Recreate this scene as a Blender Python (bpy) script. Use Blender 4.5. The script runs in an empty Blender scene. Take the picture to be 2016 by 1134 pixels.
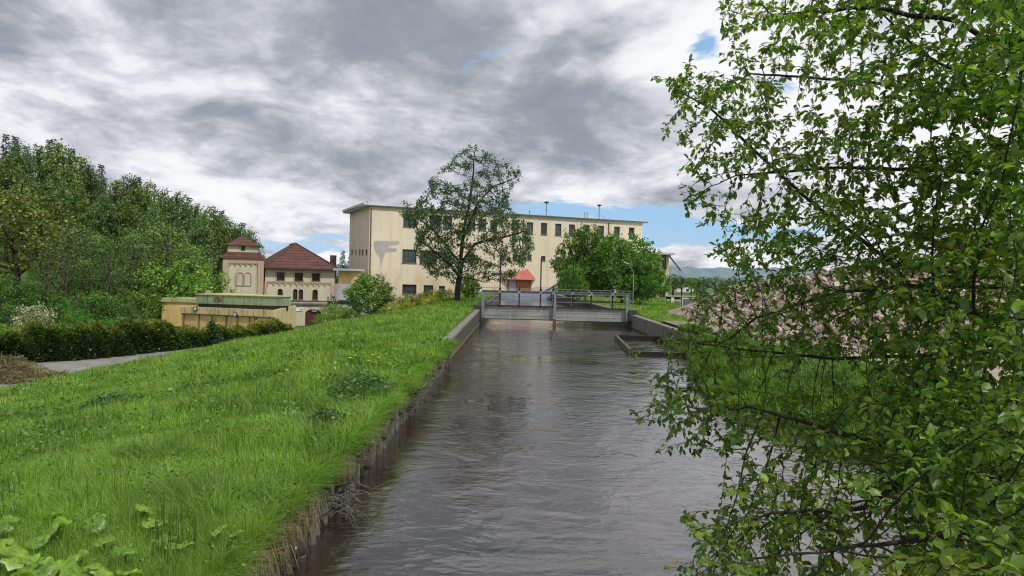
import bpy, math, random
import numpy as np
from mathutils import Vector, Matrix
rng = np.random.default_rng(7)
random.seed(7)
sc = bpy.context.scene
COL = sc.collection
R = math.radians

# ------------------------------------------------------------------ camera
CAM_M = Matrix.Translation((0, 0, 3.5)) @ Matrix.Rotation(R(90 - 0.71), 4, 'X') @ Matrix.Rotation(R(1.35), 4, 'Z')
cd = bpy.data.cameras.new('camera'); cam = bpy.data.objects.new('camera', cd); COL.objects.link(cam)
cam.matrix_world = CAM_M
cd.sensor_width = 36; cd.lens = 36 * 1456 / 2016; cd.clip_start = 0.05; cd.clip_end = 9000
sc.camera = cam
CR = np.array(CAM_M.to_3x3()); C0 = np.array([0, 0, 3.5])
def ray(px, py):
    return CR @ np.array([px - 1008, 567 - py, -1456.0])
def at(px, py, Y):            # survey helper: the point seen at a photo pixel, at distance Y down the canal
    d = ray(px, py); return C0 + d * (Y / d[1])
def onz(px, py, z):
    d = ray(px, py); return C0 + d * ((z - 3.5) / d[2])

# ------------------------------------------------------------------ tagging
def tag(o, label=None, cat=None, group=None, kind=None):
    if label: o['label'] = label
    if cat: o['category'] = cat
    if group: o['group'] = group
    if kind: o['kind'] = kind
    return o
def empty(name, loc=(0, 0, 0), rz=0, label=None, cat=None, group=None):
    o = bpy.data.objects.new(name, None); COL.objects.link(o)
    o.location = loc; o.rotation_euler = (0, 0, rz); o.empty_display_size = .2
    return tag(o, label, cat, group)
def copy_tree(o, parent=None):
    c = o.copy(); COL.objects.link(c); c.parent = parent
    for ch in [x for x in bpy.data.objects if x.parent == o]:
        copy_tree(ch, c)
    return c

# ------------------------------------------------------------------ mesh collector
class MB:
    def __init__(s): s.v = []; s.f = []; s.var = []; s.n = 0
    def add(s, v, f, var=.5):
        v = np.asarray(v, float)
        s.v.append(v)
        for q in f: s.f.append(tuple(i + s.n for i in q)); s.var.append(var)
        s.n += len(v); return s
    def box(s, c, size, rz=0, var=.5, rot=None):
        h = np.array(size) / 2
        p = np.array([[x, y, z] for z in (-1, 1) for y in (-1, 1) for x in (-1, 1)]) * h
        if rot is not None: p = p @ np.array(rot).T
        elif rz:
            ca, sa = math.cos(rz), math.sin(rz)
            p = p @ np.array([[ca, sa, 0], [-sa, ca, 0], [0, 0, 1]])
        return s.add(p + np.array(c), [(0, 2, 3, 1), (4, 5, 7, 6), (0, 1, 5, 4), (2, 6, 7, 3), (0, 4, 6, 2), (1, 3, 7, 5)], var)
    def bar(s, a, b, w, h=None, n=4, var=.5, w2=None):
        a = np.array(a, float); b = np.array(b, float); d = b - a; L = np.linalg.norm(d)
        if L < 1e-6: return s
        d /= L; up = np.array([0, 0, 1.]) if abs(d[2]) < .95 else np.array([0, 1., 0])
        x = np.cross(d, up); x /= np.linalg.norm(x); y = np.cross(x, d)
        h = h or w; w2 = w2 if w2 is not None else w; k = w2 / w
        ang = [(i + .5) * 2 * math.pi / n for i in range(n)]
        sc_ = 1 / math.cos(math.pi / n) / 2
        ring = [x * math.cos(t) * w * sc_ + y * math.sin(t) * h * sc_ for t in ang]
        v = [a + r for r in ring] + [b + r * k for r in ring]
        f = [(i, (i + 1) % n, n + (i + 1) % n, n + i) for i in range(n)] + [tuple(range(n))[::-1], tuple(range(n, 2 * n))]
        return s.add(v, f, var)
    def prism(s, base, top_z=None, vec=None, var=.5):     # base polygon (list of 3D) extruded by vec
        base = np.array(base, float); n = len(base); vec = np.array(vec, float)
        return s.add(np.vstack([base, base + vec]),
                     [(i, (i + 1) % n, n + (i + 1) % n, n + i) for i in range(n)] + [tuple(range(n))[::-1], tuple(range(n, 2 * n))], var)
    def build(s, name, mat, parent=None, smooth=False):
        v = np.vstack(s.v) if s.v else np.zeros((0, 3))
        return mesh_obj(name, v, s.f, np.array(s.var), mat, parent, smooth)
def mesh_data(name, v, faces, var=None, mat=None, smooth=False):
    me = bpy.data.meshes.new(name)
    v = np.asarray(v, np.float32)
    if isinstance(faces, np.ndarray):
        nf, k = faces.shape; loops = faces.astype(np.int32).ravel()
        starts = np.arange(nf, dtype=np.int32) * k
    else:
        nf = len(faces); ln = np.array([len(f) for f in faces], np.int32)
        loops = np.array([i for f in faces for i in f], np.int32)
        starts = np.concatenate([[0], np.cumsum(ln)[:-1]]).astype(np.int32)
    me.vertices.add(len(v)); me.vertices.foreach_set('co', v.ravel())
    me.loops.add(len(loops)); me.loops.foreach_set('vertex_index', loops)
    me.polygons.add(nf); me.polygons.foreach_set('loop_start', starts)
    me.polygons.foreach_set('use_smooth', np.full(nf, bool(smooth)))
    if var is not None:
        a = me.attributes.new('var', 'FLOAT', 'FACE'); a.data.foreach_set('value', np.asarray(var, np.float32))
    me.update(calc_edges=True); me.validate(verbose=False)
    if mat: me.materials.append(mat)
    return me
def mesh_obj(name, v, faces, var, mat, parent=None, smooth=False):
    o = bpy.data.objects.new(name, mesh_data(name, v, faces, var, mat, smooth)); COL.objects.link(o)
    if parent: o.parent = parent
    return o

# ------------------------------------------------------------------ materials
def newmat(name):
    m = bpy.data.materials.new(name); m.use_nodes = True
    nt = m.node_tree; nt.nodes.clear()
    return m, nt, nt.nodes, nt.links
def N(nt, t, **kw):
    n = nt.nodes.new(t)
    for k, v in kw.items():
        if k.startswith('i_'): n.inputs[k[2:].replace('_', ' ')].default_value = v
        else: setattr(n, k, v)
    return n
def ramp(nt, stops, fac):
    r = nt.nodes.new('ShaderNodeValToRGB'); e = r.color_ramp.elements
    while len(e) < len(stops): e.new(.5)
    for el, (p, c) in zip(e, stops):
        el.position = p; el.color = (c, c, c, 1) if isinstance(c, (int, float)) else (*c, 1)
    nt.links.new(fac, r.inputs[0]); return r
def noise(nt, scale, detail=5, rough=.6, dist=0, vec=None, stretch=None):
    tc = nt.nodes.new('ShaderNodeNewGeometry')
    v = vec or tc.outputs['Position']
    if stretch:
        mp = nt.nodes.new('ShaderNodeMapping'); mp.inputs['Scale'].default_value = stretch
        nt.links.new(v, mp.inputs[0]); v = mp.outputs[0]
    n = N(nt, 'ShaderNodeTexNoise'); n.inputs['Scale'].default_value = scale; n.inputs['Detail'].default_value = detail
    n.inputs['Roughness'].default_value = rough; n.inputs['Distortion'].default_value = dist
    nt.links.new(v, n.inputs['Vector']); return n.outputs['Fac']
def mixc(nt, a, b, fac, mode='MIX'):
    m = nt.nodes.new('ShaderNodeMix'); m.data_type = 'RGBA'; m.blend_type = mode
    for k, val in ((0, fac), (6, a), (7, b)):
        if hasattr(val, 'is_linked') or hasattr(val, 'links'): nt.links.new(val, m.inputs[k])
        elif isinstance(val, (int, float)): m.inputs[k].default_value = val if k == 0 else (val, val, val, 1)
        else: m.inputs[k].default_value = (*val, 1)
    return m.outputs[2]
def finish(nt, color, rough=.8, bump=None, bstr=.3, bdist=.02, metal=0, spec=.3):
    b = N(nt, 'ShaderNodeBsdfPrincipled'); o = N(nt, 'ShaderNodeOutputMaterial')
    if hasattr(color, 'links'): nt.links.new(color, b.inputs['Base Color'])
    else: b.inputs['Base Color'].default_value = (*color, 1)
    if hasattr(rough, 'links'): nt.links.new(rough, b.inputs['Roughness'])
    else: b.inputs['Roughness'].default_value = rough
    b.inputs['Metallic'].default_value = metal; b.inputs['Specular IOR Level'].default_value = spec
    if bump is not None:
        bp = N(nt, 'ShaderNodeBump'); bp.inputs['Strength'].default_value = bstr; bp.inputs['Distance'].default_value = bdist
        nt.links.new(bump, bp.inputs['Height']); nt.links.new(bp.outputs[0], b.inputs['Normal'])
    nt.links.new(b.outputs[0], o.inputs[0]); return b
def mottled(name, c1, c2, scale=1.5, rough=.8, bstr=.3, bdist=.02, metal=0, stain=None, stain_amt=.5, stain_scale=1.2, vstretch=None, spec=.3, fine=12):
    m, nt, _, _ = newmat(name)
    f = noise(nt, scale, 6, .65)
    r = ramp(nt, [(.3, c1), (.7, c2)], f)
    col = r.outputs[0]
    f2 = noise(nt, fine, 4, .7)
    g = ramp(nt, [(.2, .72), (.8, 1.18)], f2)
    col = mixc(nt, col, g.outputs[0], 1.0, 'MULTIPLY')
    if stain:
        f3 = noise(nt, stain_scale, 5, .7, stretch=vstretch or (1, 1, .12))
        s = ramp(nt, [(.5, 0.0), (.72, stain_amt)], f3)
        col = mixc(nt, col, stain, s.outputs[0])
    finish(nt, col, rough, f2, bstr, bdist, metal, spec)
    return m
def varmat(name, stops, rough=.8, fine=20, metal=0):     # colour by the per-face 'var' attribute
    m, nt, _, _ = newmat(name)
    a = N(nt, 'ShaderNodeAttribute', attribute_name='var')
    r = ramp(nt, stops, a.outputs['Fac'])
    f2 = noise(nt, fine, 4, .7)
    col = mixc(nt, r.outputs[0], ramp(nt, [(.25, .65), (.75, 1.2)], f2).outputs[0], 1.0, 'MULTIPLY')
    finish(nt, col, rough, f2, .4, .01, metal)
    return m
def leafmat(name, stops, trans=.35, gloss=.06, rough=.45, clump=0, tint=True, patch=0, ytint=(.20, .24, .02)):
    m, nt, _, L = newmat(name)
    a = N(nt, 'ShaderNodeAttribute', attribute_name='var')
    col = ramp(nt, stops, a.outputs['Fac']).outputs[0]
    if clump:
        f = noise(nt, clump, 3, .6)
        col = mixc(nt, col, ramp(nt, [(.3, .62), (.7, 1.28)], f).outputs[0], 1.0, 'MULTIPLY')
    if patch:
        f = noise(nt, patch, 3, .6)
        col = mixc(nt, col, ytint, ramp(nt, [(.48, 0.), (.72, .55)], f).outputs[0])
    if tint:
        oi = N(nt, 'ShaderNodeObjectInfo')
        col = mixc(nt, col, oi.outputs['Color'], 1.0, 'MULTIPLY')
    d = N(nt, 'ShaderNodeBsdfDiffuse'); t = N(nt, 'ShaderNodeBsdfTranslucent'); g = N(nt, 'ShaderNodeBsdfGlossy')
    g.inputs['Roughness'].default_value = rough; g.inputs['Color'].default_value = (.9, .95, 1, 1)
    L.new(col, d.inputs['Color'])
    tcol = mixc(nt, col, (1.25, 1.35, .55), 1.0, 'MULTIPLY'); L.new(tcol, t.inputs['Color'])
    m1 = N(nt, 'ShaderNodeMixShader'); m1.inputs[0].default_value = trans; L.new(d.outputs[0], m1.inputs[1]); L.new(t.outputs[0], m1.inputs[2])
    m2 = N(nt, 'ShaderNodeMixShader'); m2.inputs[0].default_value = gloss; L.new(m1.outputs[0], m2.inputs[1]); L.new(g.outputs[0], m2.inputs[2])
    o = N(nt, 'ShaderNodeOutputMaterial'); L.new(m2.outputs[0], o.inputs[0])
    return m

M = {}
M['bark'] = mottled('bark', (.035, .028, .022), (.085, .07, .055), 6, .9, .6, .02)
M['dark_bark'] = mottled('dark_bark', (.018, .015, .013), (.05, .042, .036), 8, .85, .6, .01)
M['twig'] = mottled('twig', (.03, .022, .018), (.07, .055, .042), 8, .85, .4, .005)
M['concrete'] = mottled('concrete', (.10, .10, .092), (.20, .195, .178), 1.2, .85, .4, .02, stain=(.03, .03, .027), stain_amt=.95, stain_scale=3.2)
M['old_concrete'] = mottled('old_concrete', (.035, .034, .028), (.085, .08, .066), 1.5, .9, .5, .03, stain=(.03, .032, .02), stain_amt=.85, stain_scale=3)
M['coping'] = mottled('coping', (.11, .10, .09), (.24, .225, .20), 3, .9, .5, .02, stain=(.06, .07, .03), stain_amt=.7, stain_scale=4, vstretch=(1, 1, 1))
M['dark_concrete'] = mottled('dark_concrete', (.03, .03, .03), (.07, .07, .068), 2, .85, .4, .02)
M['algae'] = mottled('algae', (.05, .045, .02), (.16, .13, .05), 4, .8, .4, .02)
M['galv'] = mottled('galvanised_steel', (.17, .19, .215), (.30, .33, .36), 5, .5, .15, .004, metal=.35, stain=(.13, .09, .06), stain_amt=.35, stain_scale=5)
M['rust'] = mottled('rusty_steel', (.07, .04, .028), (.16, .08, .045), 7, .8, .4, .01)
M['black_steel'] = mottled('black_steel', (.012, .012, .014), (.03, .03, .033), 9, .5, .2, .004)
M['timber'] = mottled('old_timber', (.045, .038, .032), (.12, .10, .08), 5, .9, .6, .02, stain=(.02, .018, .015), stain_amt=.7, stain_scale=8)
M['pile'] = mottled('weathered_pile', (.055, .05, .045), (.155, .143, .128), 6, .9, .6, .015, stain=(.03, .026, .022), stain_amt=.8, stain_scale=9)
M['wet'] = mottled('wet_timber', (.012, .011, .009), (.03, .026, .02), 5, .5, .4, .02)
M['red_sheet'] = mottled('red_sheet_roof', (.33, .085, .065), (.46, .15, .115), 1.5, .6, .1, .01, stain=(.2, .07, .05), stain_amt=.6, stain_scale=3, vstretch=(1, .2, 1))
M['orange_wood'] = mottled('orange_boards', (.40, .14, .045), (.54, .22, .08), 2, .7, .3, .01, stain=(.2, .06, .02), stain_amt=.4, stain_scale=3)
M['white'] = mottled('white_paint', (.6, .6, .58), (.75, .75, .73), 2, .6, .1, .01)
M['dirty_white'] = mottled('dirty_white', (.36, .36, .35), (.52, .52, .5), 1.2, .8, .2, .01, stain=(.16, .16, .15), stain_amt=.6)
M['beige_roof'] = mottled('roof_metal', (.34, .36, .37), (.46, .48, .5), .8, .5, .1, .01)
M['roof_dark'] = mottled('roof_edge', (.07, .07, .072), (.14, .14, .14), 1.0, .7, .1, .01)
M['green_fascia'] = mottled('green_fascia', (.17, .26, .15), (.25, .35, .21), .7, .75, .2, .01, stain=(.03, .035, .025), stain_amt=.95, stain_scale=2.2)
M['pale_fascia'] = mottled('pale_fascia', (.34, .36, .17), (.42, .42, .22), .7, .75, .2, .01, stain=(.12, .11, .06), stain_amt=.6, stain_scale=1.6)
M['grey_blue'] = mottled('grey_blue', (.23, .27, .33), (.33, .37, .44), .6, .7, .2, .01)
M['blue'] = mottled('blue_panel', (.06, .10, .24), (.10, .16, .33), .7, .5, .1, .01)
M['road'] = mottled('road_asphalt', (.17, .16, .155), (.25, .24, .225), .6, .95, .5, .02, stain=(.10, .11, .06), stain_amt=.6, stain_scale=.8, vstretch=(1, 1, 1))
M['gravel'] = mottled('gravel', (.26, .19, .16), (.40, .31, .27), 1.2, .95, .8, .04, fine=14)
M['brown_wood'] = mottled('brown_frame', (.055, .022, .018), (.10, .04, .03), 4, .7, .2, .005)
M['green_frame'] = mottled('green_frame', (.05, .075, .06), (.09, .12, .10), 4, .6, .2, .005)
M['soffit'] = mottled('soffit', (.5, .5, .48), (.62, .62, .6), 1, .8, .1, .005)
M['pink_trim'] = mottled('pink_trim', (.38, .285, .20), (.47, .36, .265), .8, .85, .2, .01, stain=(.2, .15, .1), stain_amt=.5)
M['old_plaster'] = mottled('old_plaster', (.43, .395, .30), (.56, .52, .40), .5, .9, .3, .015, stain=(.21, .18, .125), stain_amt=.6, stain_scale=.9)
M['yellow_plaster'] = mottled('yellow_plaster', (.56, .39, .15), (.68, .50, .22), .5, .9, .3, .01, stain=(.27, .16, .06), stain_amt=.6, stain_scale=1.4)
M['pale_plaster'] = mottled('pale_yellow_plaster', (.44, .37, .18), (.56, .48, .25), .6, .9, .3, .01, stain=(.08, .07, .045), stain_amt=.8, stain_scale=2.2)
M['stained_band'] = mottled('stained_band', (.52, .43, .21), (.62, .52, .29), .6, .9, .3, .01, stain=(.03, .026, .02), stain_amt=1.0, stain_scale=4.5)
M['annex'] = mottled('annex_plaster', (.50, .43, .25), (.62, .54, .34), .5, .9, .3, .01, stain=(.3, .25, .15), stain_amt=.4)
M['patch'] = mottled('grey_render_patch', (.33, .315, .30), (.44, .415, .385), .8, .9, .2, .01)
def glassmat(name, c, rough=.12):
    m, nt, _, _ = newmat(name)
    f = noise(nt, .9, 2, .5)
    finish(nt, ramp(nt, [(.35, tuple(x * .5 for x in c)), (.65, c)], f).outputs[0], rough, None, spec=.6)
    return m
M['glass'] = glassmat('window_glass', (.035, .045, .045))
M['green_glass'] = glassmat('greenish_glass', (.055, .085, .075), .25)
M['dark'] = glassmat('dark_opening', (.015, .015, .017), .6)

def facade_mat():      # cream render, dirty streaks, darker damp lower zone
    m, nt, _, L = newmat('cream_render')
    f = noise(nt, .12, 5, .6)
    col = ramp(nt, [(.3, (.56, .495, .375)), (.7, (.66, .59, .46))], f).outputs[0]
    f2 = noise(nt, 5, 5, .7)
    col = mixc(nt, col, ramp(nt, [(.2, .86), (.8, 1.08)], f2).outputs[0], 1., 'MULTIPLY')
    st = noise(nt, .9, 5, .75, stretch=(1, 1, .05))
    col = mixc(nt, col, (.30, .225, .13), ramp(nt, [(.52, 0.), (.76, .42)], st).outputs[0])
    g = N(nt, 'ShaderNodeNewGeometry'); sx = N(nt, 'ShaderNodeSeparateXYZ'); L.new(g.outputs['Position'], sx.inputs[0])
    # damp and patched lower storey
    lo = N(nt, 'ShaderNodeMapRange'); lo.inputs[1].default_value = 6.5; lo.inputs[2].default_value = 1.5; L.new(sx.outputs[2], lo.inputs[0])
    pf = noise(nt, .22, 6, .7)
    ml = N(nt, 'ShaderNodeMath', operation='MULTIPLY'); L.new(lo.outputs[0], ml.inputs[0]); L.new(ramp(nt, [(.45, 0.), (.65, .75)], pf).outputs[0], ml.inputs[1])
    col = mixc(nt, col, (.40, .27, .13), ml.outputs[0])
    pf2 = noise(nt, .5, 6, .7)
    ml2 = N(nt, 'ShaderNodeMath', operation='MULTIPLY'); L.new(lo.outputs[0], ml2.inputs[0]); L.new(ramp(nt, [(.58, 0.), (.68, .6)], pf2).outputs[0], ml2.inputs[1])
    col = mixc(nt, col, (.34, .31, .26), ml2.outputs[0])
    finish(nt, col, .9, f2, .2, .02)
    return m
M['cream'] = facade_mat()
def tile_mat():
    m, nt, _, L = newmat('roof_tiles')
    g = N(nt, 'ShaderNodeNewGeometry'); sx = N(nt, 'ShaderNodeSeparateXYZ'); L.new(g.outputs['Position'], sx.inputs[0])
    w = N(nt, 'ShaderNodeMath', operation='FRACT'); mu = N(nt, 'ShaderNodeMath', operation='MULTIPLY'); mu.inputs[1].default_value = 2.3
    L.new(sx.outputs[2], mu.inputs[0]); L.new(mu.outputs[0], w.inputs[0])
    f = noise(nt, 1.1, 6, .7); f2 = noise(nt, 9, 3, .7)
    col = ramp(nt, [(.3, (.060, .027, .024)), (.7, (.125, .055, .047))], f).outputs[0]
    col = mixc(nt, col, ramp(nt, [(.2, .65), (.8, 1.25)], f2).outputs[0], 1., 'MULTIPLY')
    col = mixc(nt, col, ramp(nt, [(.0, .4), (.35, 1.0), (1., 1.12)], w.outputs[0]).outputs[0], 1., 'MULTIPLY')
    finish(nt, col, .85, w.outputs[0], .5, .05)
    return m
M['tiles'] = tile_mat()
def gate_mat():       # patchy galvanised/concrete lift gate
    m, nt, _, L = newmat('gate_panel')
    f = noise(nt, .9, 6, .7); f2 = noise(nt, 14, 4, .7)
    col = ramp(nt, [(.3, (.19, .20, .195)), (.5, (.28, .285, .265)), (.72, (.37, .36, .31))], f).outputs[0]
    col = mixc(nt, col, ramp(nt, [(.2, .8), (.8, 1.12)], f2).outputs[0], 1., 'MULTIPLY')
    st = noise(nt, 3, 5, .7, stretch=(1, 1, .2))
    col = mixc(nt, col, (.11, .105, .09), ramp(nt, [(.55, 0.), (.7, .6)], st).outputs[0])
    finish(nt, col, .75, f2, .3, .02)
    return m
M['gate'] = gate_mat()
def ground_mat():
    m, nt, _, L = newmat('ground_soil')
    f = noise(nt, .35, 6, .65); f2 = noise(nt, 6, 5, .7)
    col = ramp(nt, [(.3, (.035, .075, .014)), (.7, (.075, .13, .025))], f).outputs[0]
    g_ = N(nt, 'ShaderNodeNewGeometry'); sn = N(nt, 'ShaderNodeSeparateXYZ'); L.new(g_.outputs['True Normal'], sn.inputs[0])
    col = mixc(nt, (.035, .024, .016), col, ramp(nt, [(.55, 0.), (.75, 1.)], sn.outputs[2]).outputs[0])
    col = mixc(nt, col, ramp(nt, [(.2, .6), (.8, 1.3)], f2).outputs[0], 1., 'MULTIPLY')
    finish(nt, col, .95, f2, .6, .05)
    return m
M['ground'] = ground_mat()
def water_mat():
    m, nt, _, L = newmat('canal_water')
    g = N(nt, 'ShaderNodeNewGeometry')
    b = N(nt, 'ShaderNodeBsdfPrincipled'); o = N(nt, 'ShaderNodeOutputMaterial')
    silt = noise(nt, .35, 3, .5)
    L.new(ramp(nt, [(.35, (.026, .018, .014)), (.65, (.040, .030, .025))], silt).outputs[0], b.inputs['Base Color'])
    b.inputs['Roughness'].default_value = .015; b.inputs['IOR'].default_value = 1.95
    h1 = noise(nt, 1.5, 2, .5, 1.0, stretch=(1, 1.1, 1))
    h2 = noise(nt, 5.0, 3, .5, .8, stretch=(.8, 1.5, 1))
    h3 = noise(nt, 17, 3, .6, .3)
    amp = ramp(nt, [(.38, .12), (.62, 1.)], noise(nt, .28, 3, .6, 1.5)).outputs[0]      # calmer and rougher stretches
    def mul(a, k):
        x = N(nt, 'ShaderNodeMath', operation='MULTIPLY'); L.new(a, x.inputs[0])
        if isinstance(k, float): x.inputs[1].default_value = k
        else: L.new(k, x.inputs[1])
        return x.outputs[0]
    def add(a, c):
        x = N(nt, 'ShaderNodeMath', operation='ADD'); L.new(a, x.inputs[0]); L.new(c, x.inputs[1]); return x.outputs[0]
    h = add(add(mul(mul(h1, .075), ramp(nt, [(0., .4), (1., 1.)], amp).outputs[0]), mul(mul(h2, .045), amp)), mul(mul(h3, .006), amp))
    bp = N(nt, 'ShaderNodeBump'); bp.inputs['Strength'].default_value = 1.; bp.inputs['Distance'].default_value = WAVE
    L.new(h, bp.inputs['Height']); L.new(bp.outputs[0], b.inputs['Normal']); L.new(b.outputs[0], o.inputs[0])
    return m
WAVE = .36
M['water'] = water_mat()
def hill_mat():
    m, nt, _, L = newmat('distant_forest')
    f = noise(nt, .012, 6, .7); f2 = noise(nt, .08, 4, .7)
    col = ramp(nt, [(.35, (.055, .10, .10)), (.65, (.12, .18, .13))], f).outputs[0]
    col = mixc(nt, col, ramp(nt, [(.3, .6), (.7, 1.3)], f2).outputs[0], 1., 'MULTIPLY')
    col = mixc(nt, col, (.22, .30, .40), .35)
    finish(nt, col, 1., f2, .8, 3.)
    return m
M['hill'] = hill_mat()
G1 = [(0, (.065, .130, .012)), (.5, (.158, .305, .030)), (.85, (.25, .40, .055)), (1, (.42, .37, .17))]
M['grass'] = leafmat('grass_blades', G1, .42, .022, .45, clump=.9, tint=False, patch=.35, ytint=(.17, .27, .035))
M['dry_grass'] = leafmat('dry_grass', [(0, (.08, .058, .036)), (1, (.36, .285, .18))], .2, .02, .5, tint=False)
M['heap_grass'] = leafmat('heap_grass', [(0, (.10, .08, .045)), (.6, (.22, .18, .10)), (1, (.16, .2, .05))], .2, .02, .5, tint=False)
M['fg_leaf'] = leafmat('foreground_leaves', [(0, (.04, .095, .016)), (.45, (.115, .215, .026)), (.8, (.22, .34, .045)), (.93, (.31, .40, .055)), (1, (.32, .28, .06))], .48, .022, .45, clump=.8, tint=False, patch=.45)
M['cherry_leaf'] = leafmat('cherry_leaves', [(0, (.028, .058, .016)), (.6, (.060, .115, .026)), (1, (.11, .18, .045))], .32, .04, clump=.5, tint=False)
M['leaf'] = leafmat('tree_leaves', [(0, (.05, .10, .026)), (.6, (.105, .18, .045)), (1, (.20, .27, .07))], .3, .03, clump=.35)
M['bush_leaf'] = leafmat('bush_leaves', [(0, (.045, .11, .015)), (.6, (.10, .205, .028)), (1, (.18, .29, .045))], .35, .03, clump=.5)
M['needle'] = leafmat('needles', [(0, (.02, .045, .02)), (1, (.05, .09, .04))], .1, .02, clump=.5)
M['hedge_core'] = mottled('hedge_core', (.008, .014, .006), (.02, .03, .01), 3, .95)
M['hedge_leaf'] = leafmat('hedge_leaves', [(0, (.018, .042, .010)), (.4, (.05, .095, .018)), (.7, (.13, .18, .03)), (1, (.30, .31, .05))], .2, .02, clump=.8, tint=False)
M['yellow_leaf'] = leafmat('yellow_shrub_leaves', [(0, (.14, .22, .025)), (.6, (.28, .37, .04)), (1, (.44, .42, .07))], .35, .02, clump=.6)
M['butterbur'] = leafmat('butterbur_leaves', [(0, (.10, .20, .02)), (.5, (.21, .36, .035)), (1, (.32, .46, .07))], .5, .03, .4, clump=9, tint=False)
M['blossom'] = leafmat('blossom', [(0, (.10, .15, .05)), (.5, (.3, .32, .18)), (1, (.62, .6, .5))], .25, .02, clump=.8)
M['rubble'] = varmat('rubble', [(0, (.15, .13, .115)), (.35, (.31, .255, .22)), (.6, (.34, .235, .195)), (.8, (.40, .31, .265)), (1, (.47, .43, .39))], .95, 8)

# ------------------------------------------------------------------ world
w = bpy.data.worlds.new('World'); sc.world = w; w.use_nodes = True
nt = w.node_tree; nt.nodes.clear(); L = nt.links
SUN_EL, SUN_AZ = 52, 128         # azimuth measured clockwise from +Y (looking direction): sun behind right
sky = N(nt, 'ShaderNodeTexSky'); sky.sky_type = 'NISHITA'; sky.sun_disc = False
sky.sun_elevation = R(SUN_EL); sky.sun_rotation = R(SUN_AZ); sky.air_density = 1.0; sky.dust_density = .25; sky.ozone_density = 2.5
bg1 = N(nt, 'ShaderNodeBackground'); bg1.inputs[1].default_value = .13; L.new(sky.outputs[0], bg1.inputs[0])
tc = N(nt, 'ShaderNodeTexCoord')
nrm = N(nt, 'ShaderNodeVectorMath', operation='NORMALIZE'); L.new(tc.outputs['Generated'], nrm.inputs[0])
D = nrm.outputs[0]
sep = N(nt, 'ShaderNodeSeparateXYZ'); L.new(D, sep.inputs[0])
def math_(op, a, b=None, clamp=False):
    n = N(nt, 'ShaderNodeMath', operation=op); n.use_clamp = clamp
    for i, x in enumerate((a, b)):
        if x is None: continue
        if isinstance(x, (int, float)): n.inputs[i].default_value = x
        else: L.new(x, n.inputs[i])
    return n.outputs[0]
zz = math_('ADD', math_('MAXIMUM', sep.outputs[2], 0.0), .26)
cx = math_('DIVIDE', sep.outputs[0], zz); cy = math_('DIVIDE', sep.outputs[1], zz)
cmb = N(nt, 'ShaderNodeCombineXYZ'); L.new(cx, cmb.inputs[0]); L.new(cy, cmb.inputs[1]); cmb.inputs[2].default_value = 3.7
def wn(scale, detail, rough, dist=0, off=0, stretch=(1, 1, 1)):
    mp = N(nt, 'ShaderNodeMapping'); mp.inputs['Location'].default_value = (off, off * .7, off); mp.inputs['Scale'].default_value = stretch
    L.new(cmb.outputs[0], mp.inputs[0])
    n = N(nt, 'ShaderNodeTexNoise'); n.inputs['Scale'].default_value = scale; n.inputs['Detail'].default_value = detail
    n.inputs['Roughness'].default_value = rough; n.inputs['Distortion'].default_value = dist
    L.new(mp.outputs[0], n.inputs[0]); return n.outputs['Fac']
base = wn(2.4, 7, .55, .35, 2.0, (1, .8, 1))
fine = wn(8.5, 6, .62, .5, 5.0)
T = math_('ADD', math_('MULTIPLY', math_('SUBTRACT', base, .5), 1.55), math_('MULTIPLY', math_('SUBTRACT', fine, .5), .42))
T = math_('ADD', T, .395)
azi = math_('ARCTAN2', sep.outputs[0], sep.outputs[1]); ele = math_('ARCSINE', sep.outputs[2])
def bank(px, py, sx, sy, wt, rot=0):      # a cloud bank: direction, angular extent, density, tilt
    d = ray(px, py); d = d / np.linalg.norm(d); a0 = math.atan2(d[0], d[1]); e0 = math.asin(d[2])
    ca, sa = math.cos(R(rot)), math.sin(R(rot))
    da = math_('SUBTRACT', azi, a0); de = math_('SUBTRACT', ele, e0)
    u = math_('MULTIPLY', math_('ADD', math_('MULTIPLY', da, ca), math_('MULTIPLY', de, sa)), 1456 / sx)
    v = math_('MULTIPLY', math_('SUBTRACT', math_('MULTIPLY', de, ca), math_('MULTIPLY', da, sa)), 1456 / sy)
    q = math_('MULTIPLY', math_('ADD', math_('MULTIPLY', u, u), math_('MULTIPLY', v, v)), -1.0)
    return math_('MULTIPLY', math_('EXPONENT', q), wt)
for bk in [(720, 40, 430, 130, .33, -8), (1050, 20, 180, 60, .10, 0), (330, 190, 380, 50, .13, -14), (1150, 245, 230, 75, .28, -4), (860, 300, 320, 40, .10, -5), (480, 340, 260, 30, .08, -8),
           (30, 40, 110, 70, .16, 0), (1000, 360, 300, 25, .05, 0), (660, 235, 160, 45, -.10, -8), (160, 110, 160, 50, -.10, -25), (40, 240, 200, 40, -.10, -10), (260, 300, 260, 30, -.09, -15), (1090, 110, 120, 60, -.17, 0), (960, 175, 80, 25, -.10, 10), (1260, 120, 130, 90, -.12, 0), (570, 420, 160, 60, -.10, 0), (1300, 350, 200, 40, -.04, 0), (1700, 250, 300, 250, -.16, 0), (1000, -700, 3000, 400, -.45, 0)]:  # last bank: bright cloud added overhead, out of view, to brighten water and scene
    T = math_('ADD', T, bank(*bk))
B = math_('MULTIPLY', math_('SUBTRACT', wn(4.5, 6, .62, .5, 9.0), .5), 1.15)
for bk in [(600, 487, 110, 14, .50), (1100, 412, 150, 22, .42), (1300, 447, 110, 34, .50), (1398, 92, 40, 30, .33), (1500, 470, 200, 30, .3), (1560, 160, 60, 60, .2), (640, 465, 60, 7, .2), (-600, 150, 300, 200, .3), (2700, 200, 300, 200, .3)]:
    B = math_('ADD', B, bank(*bk))
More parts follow.
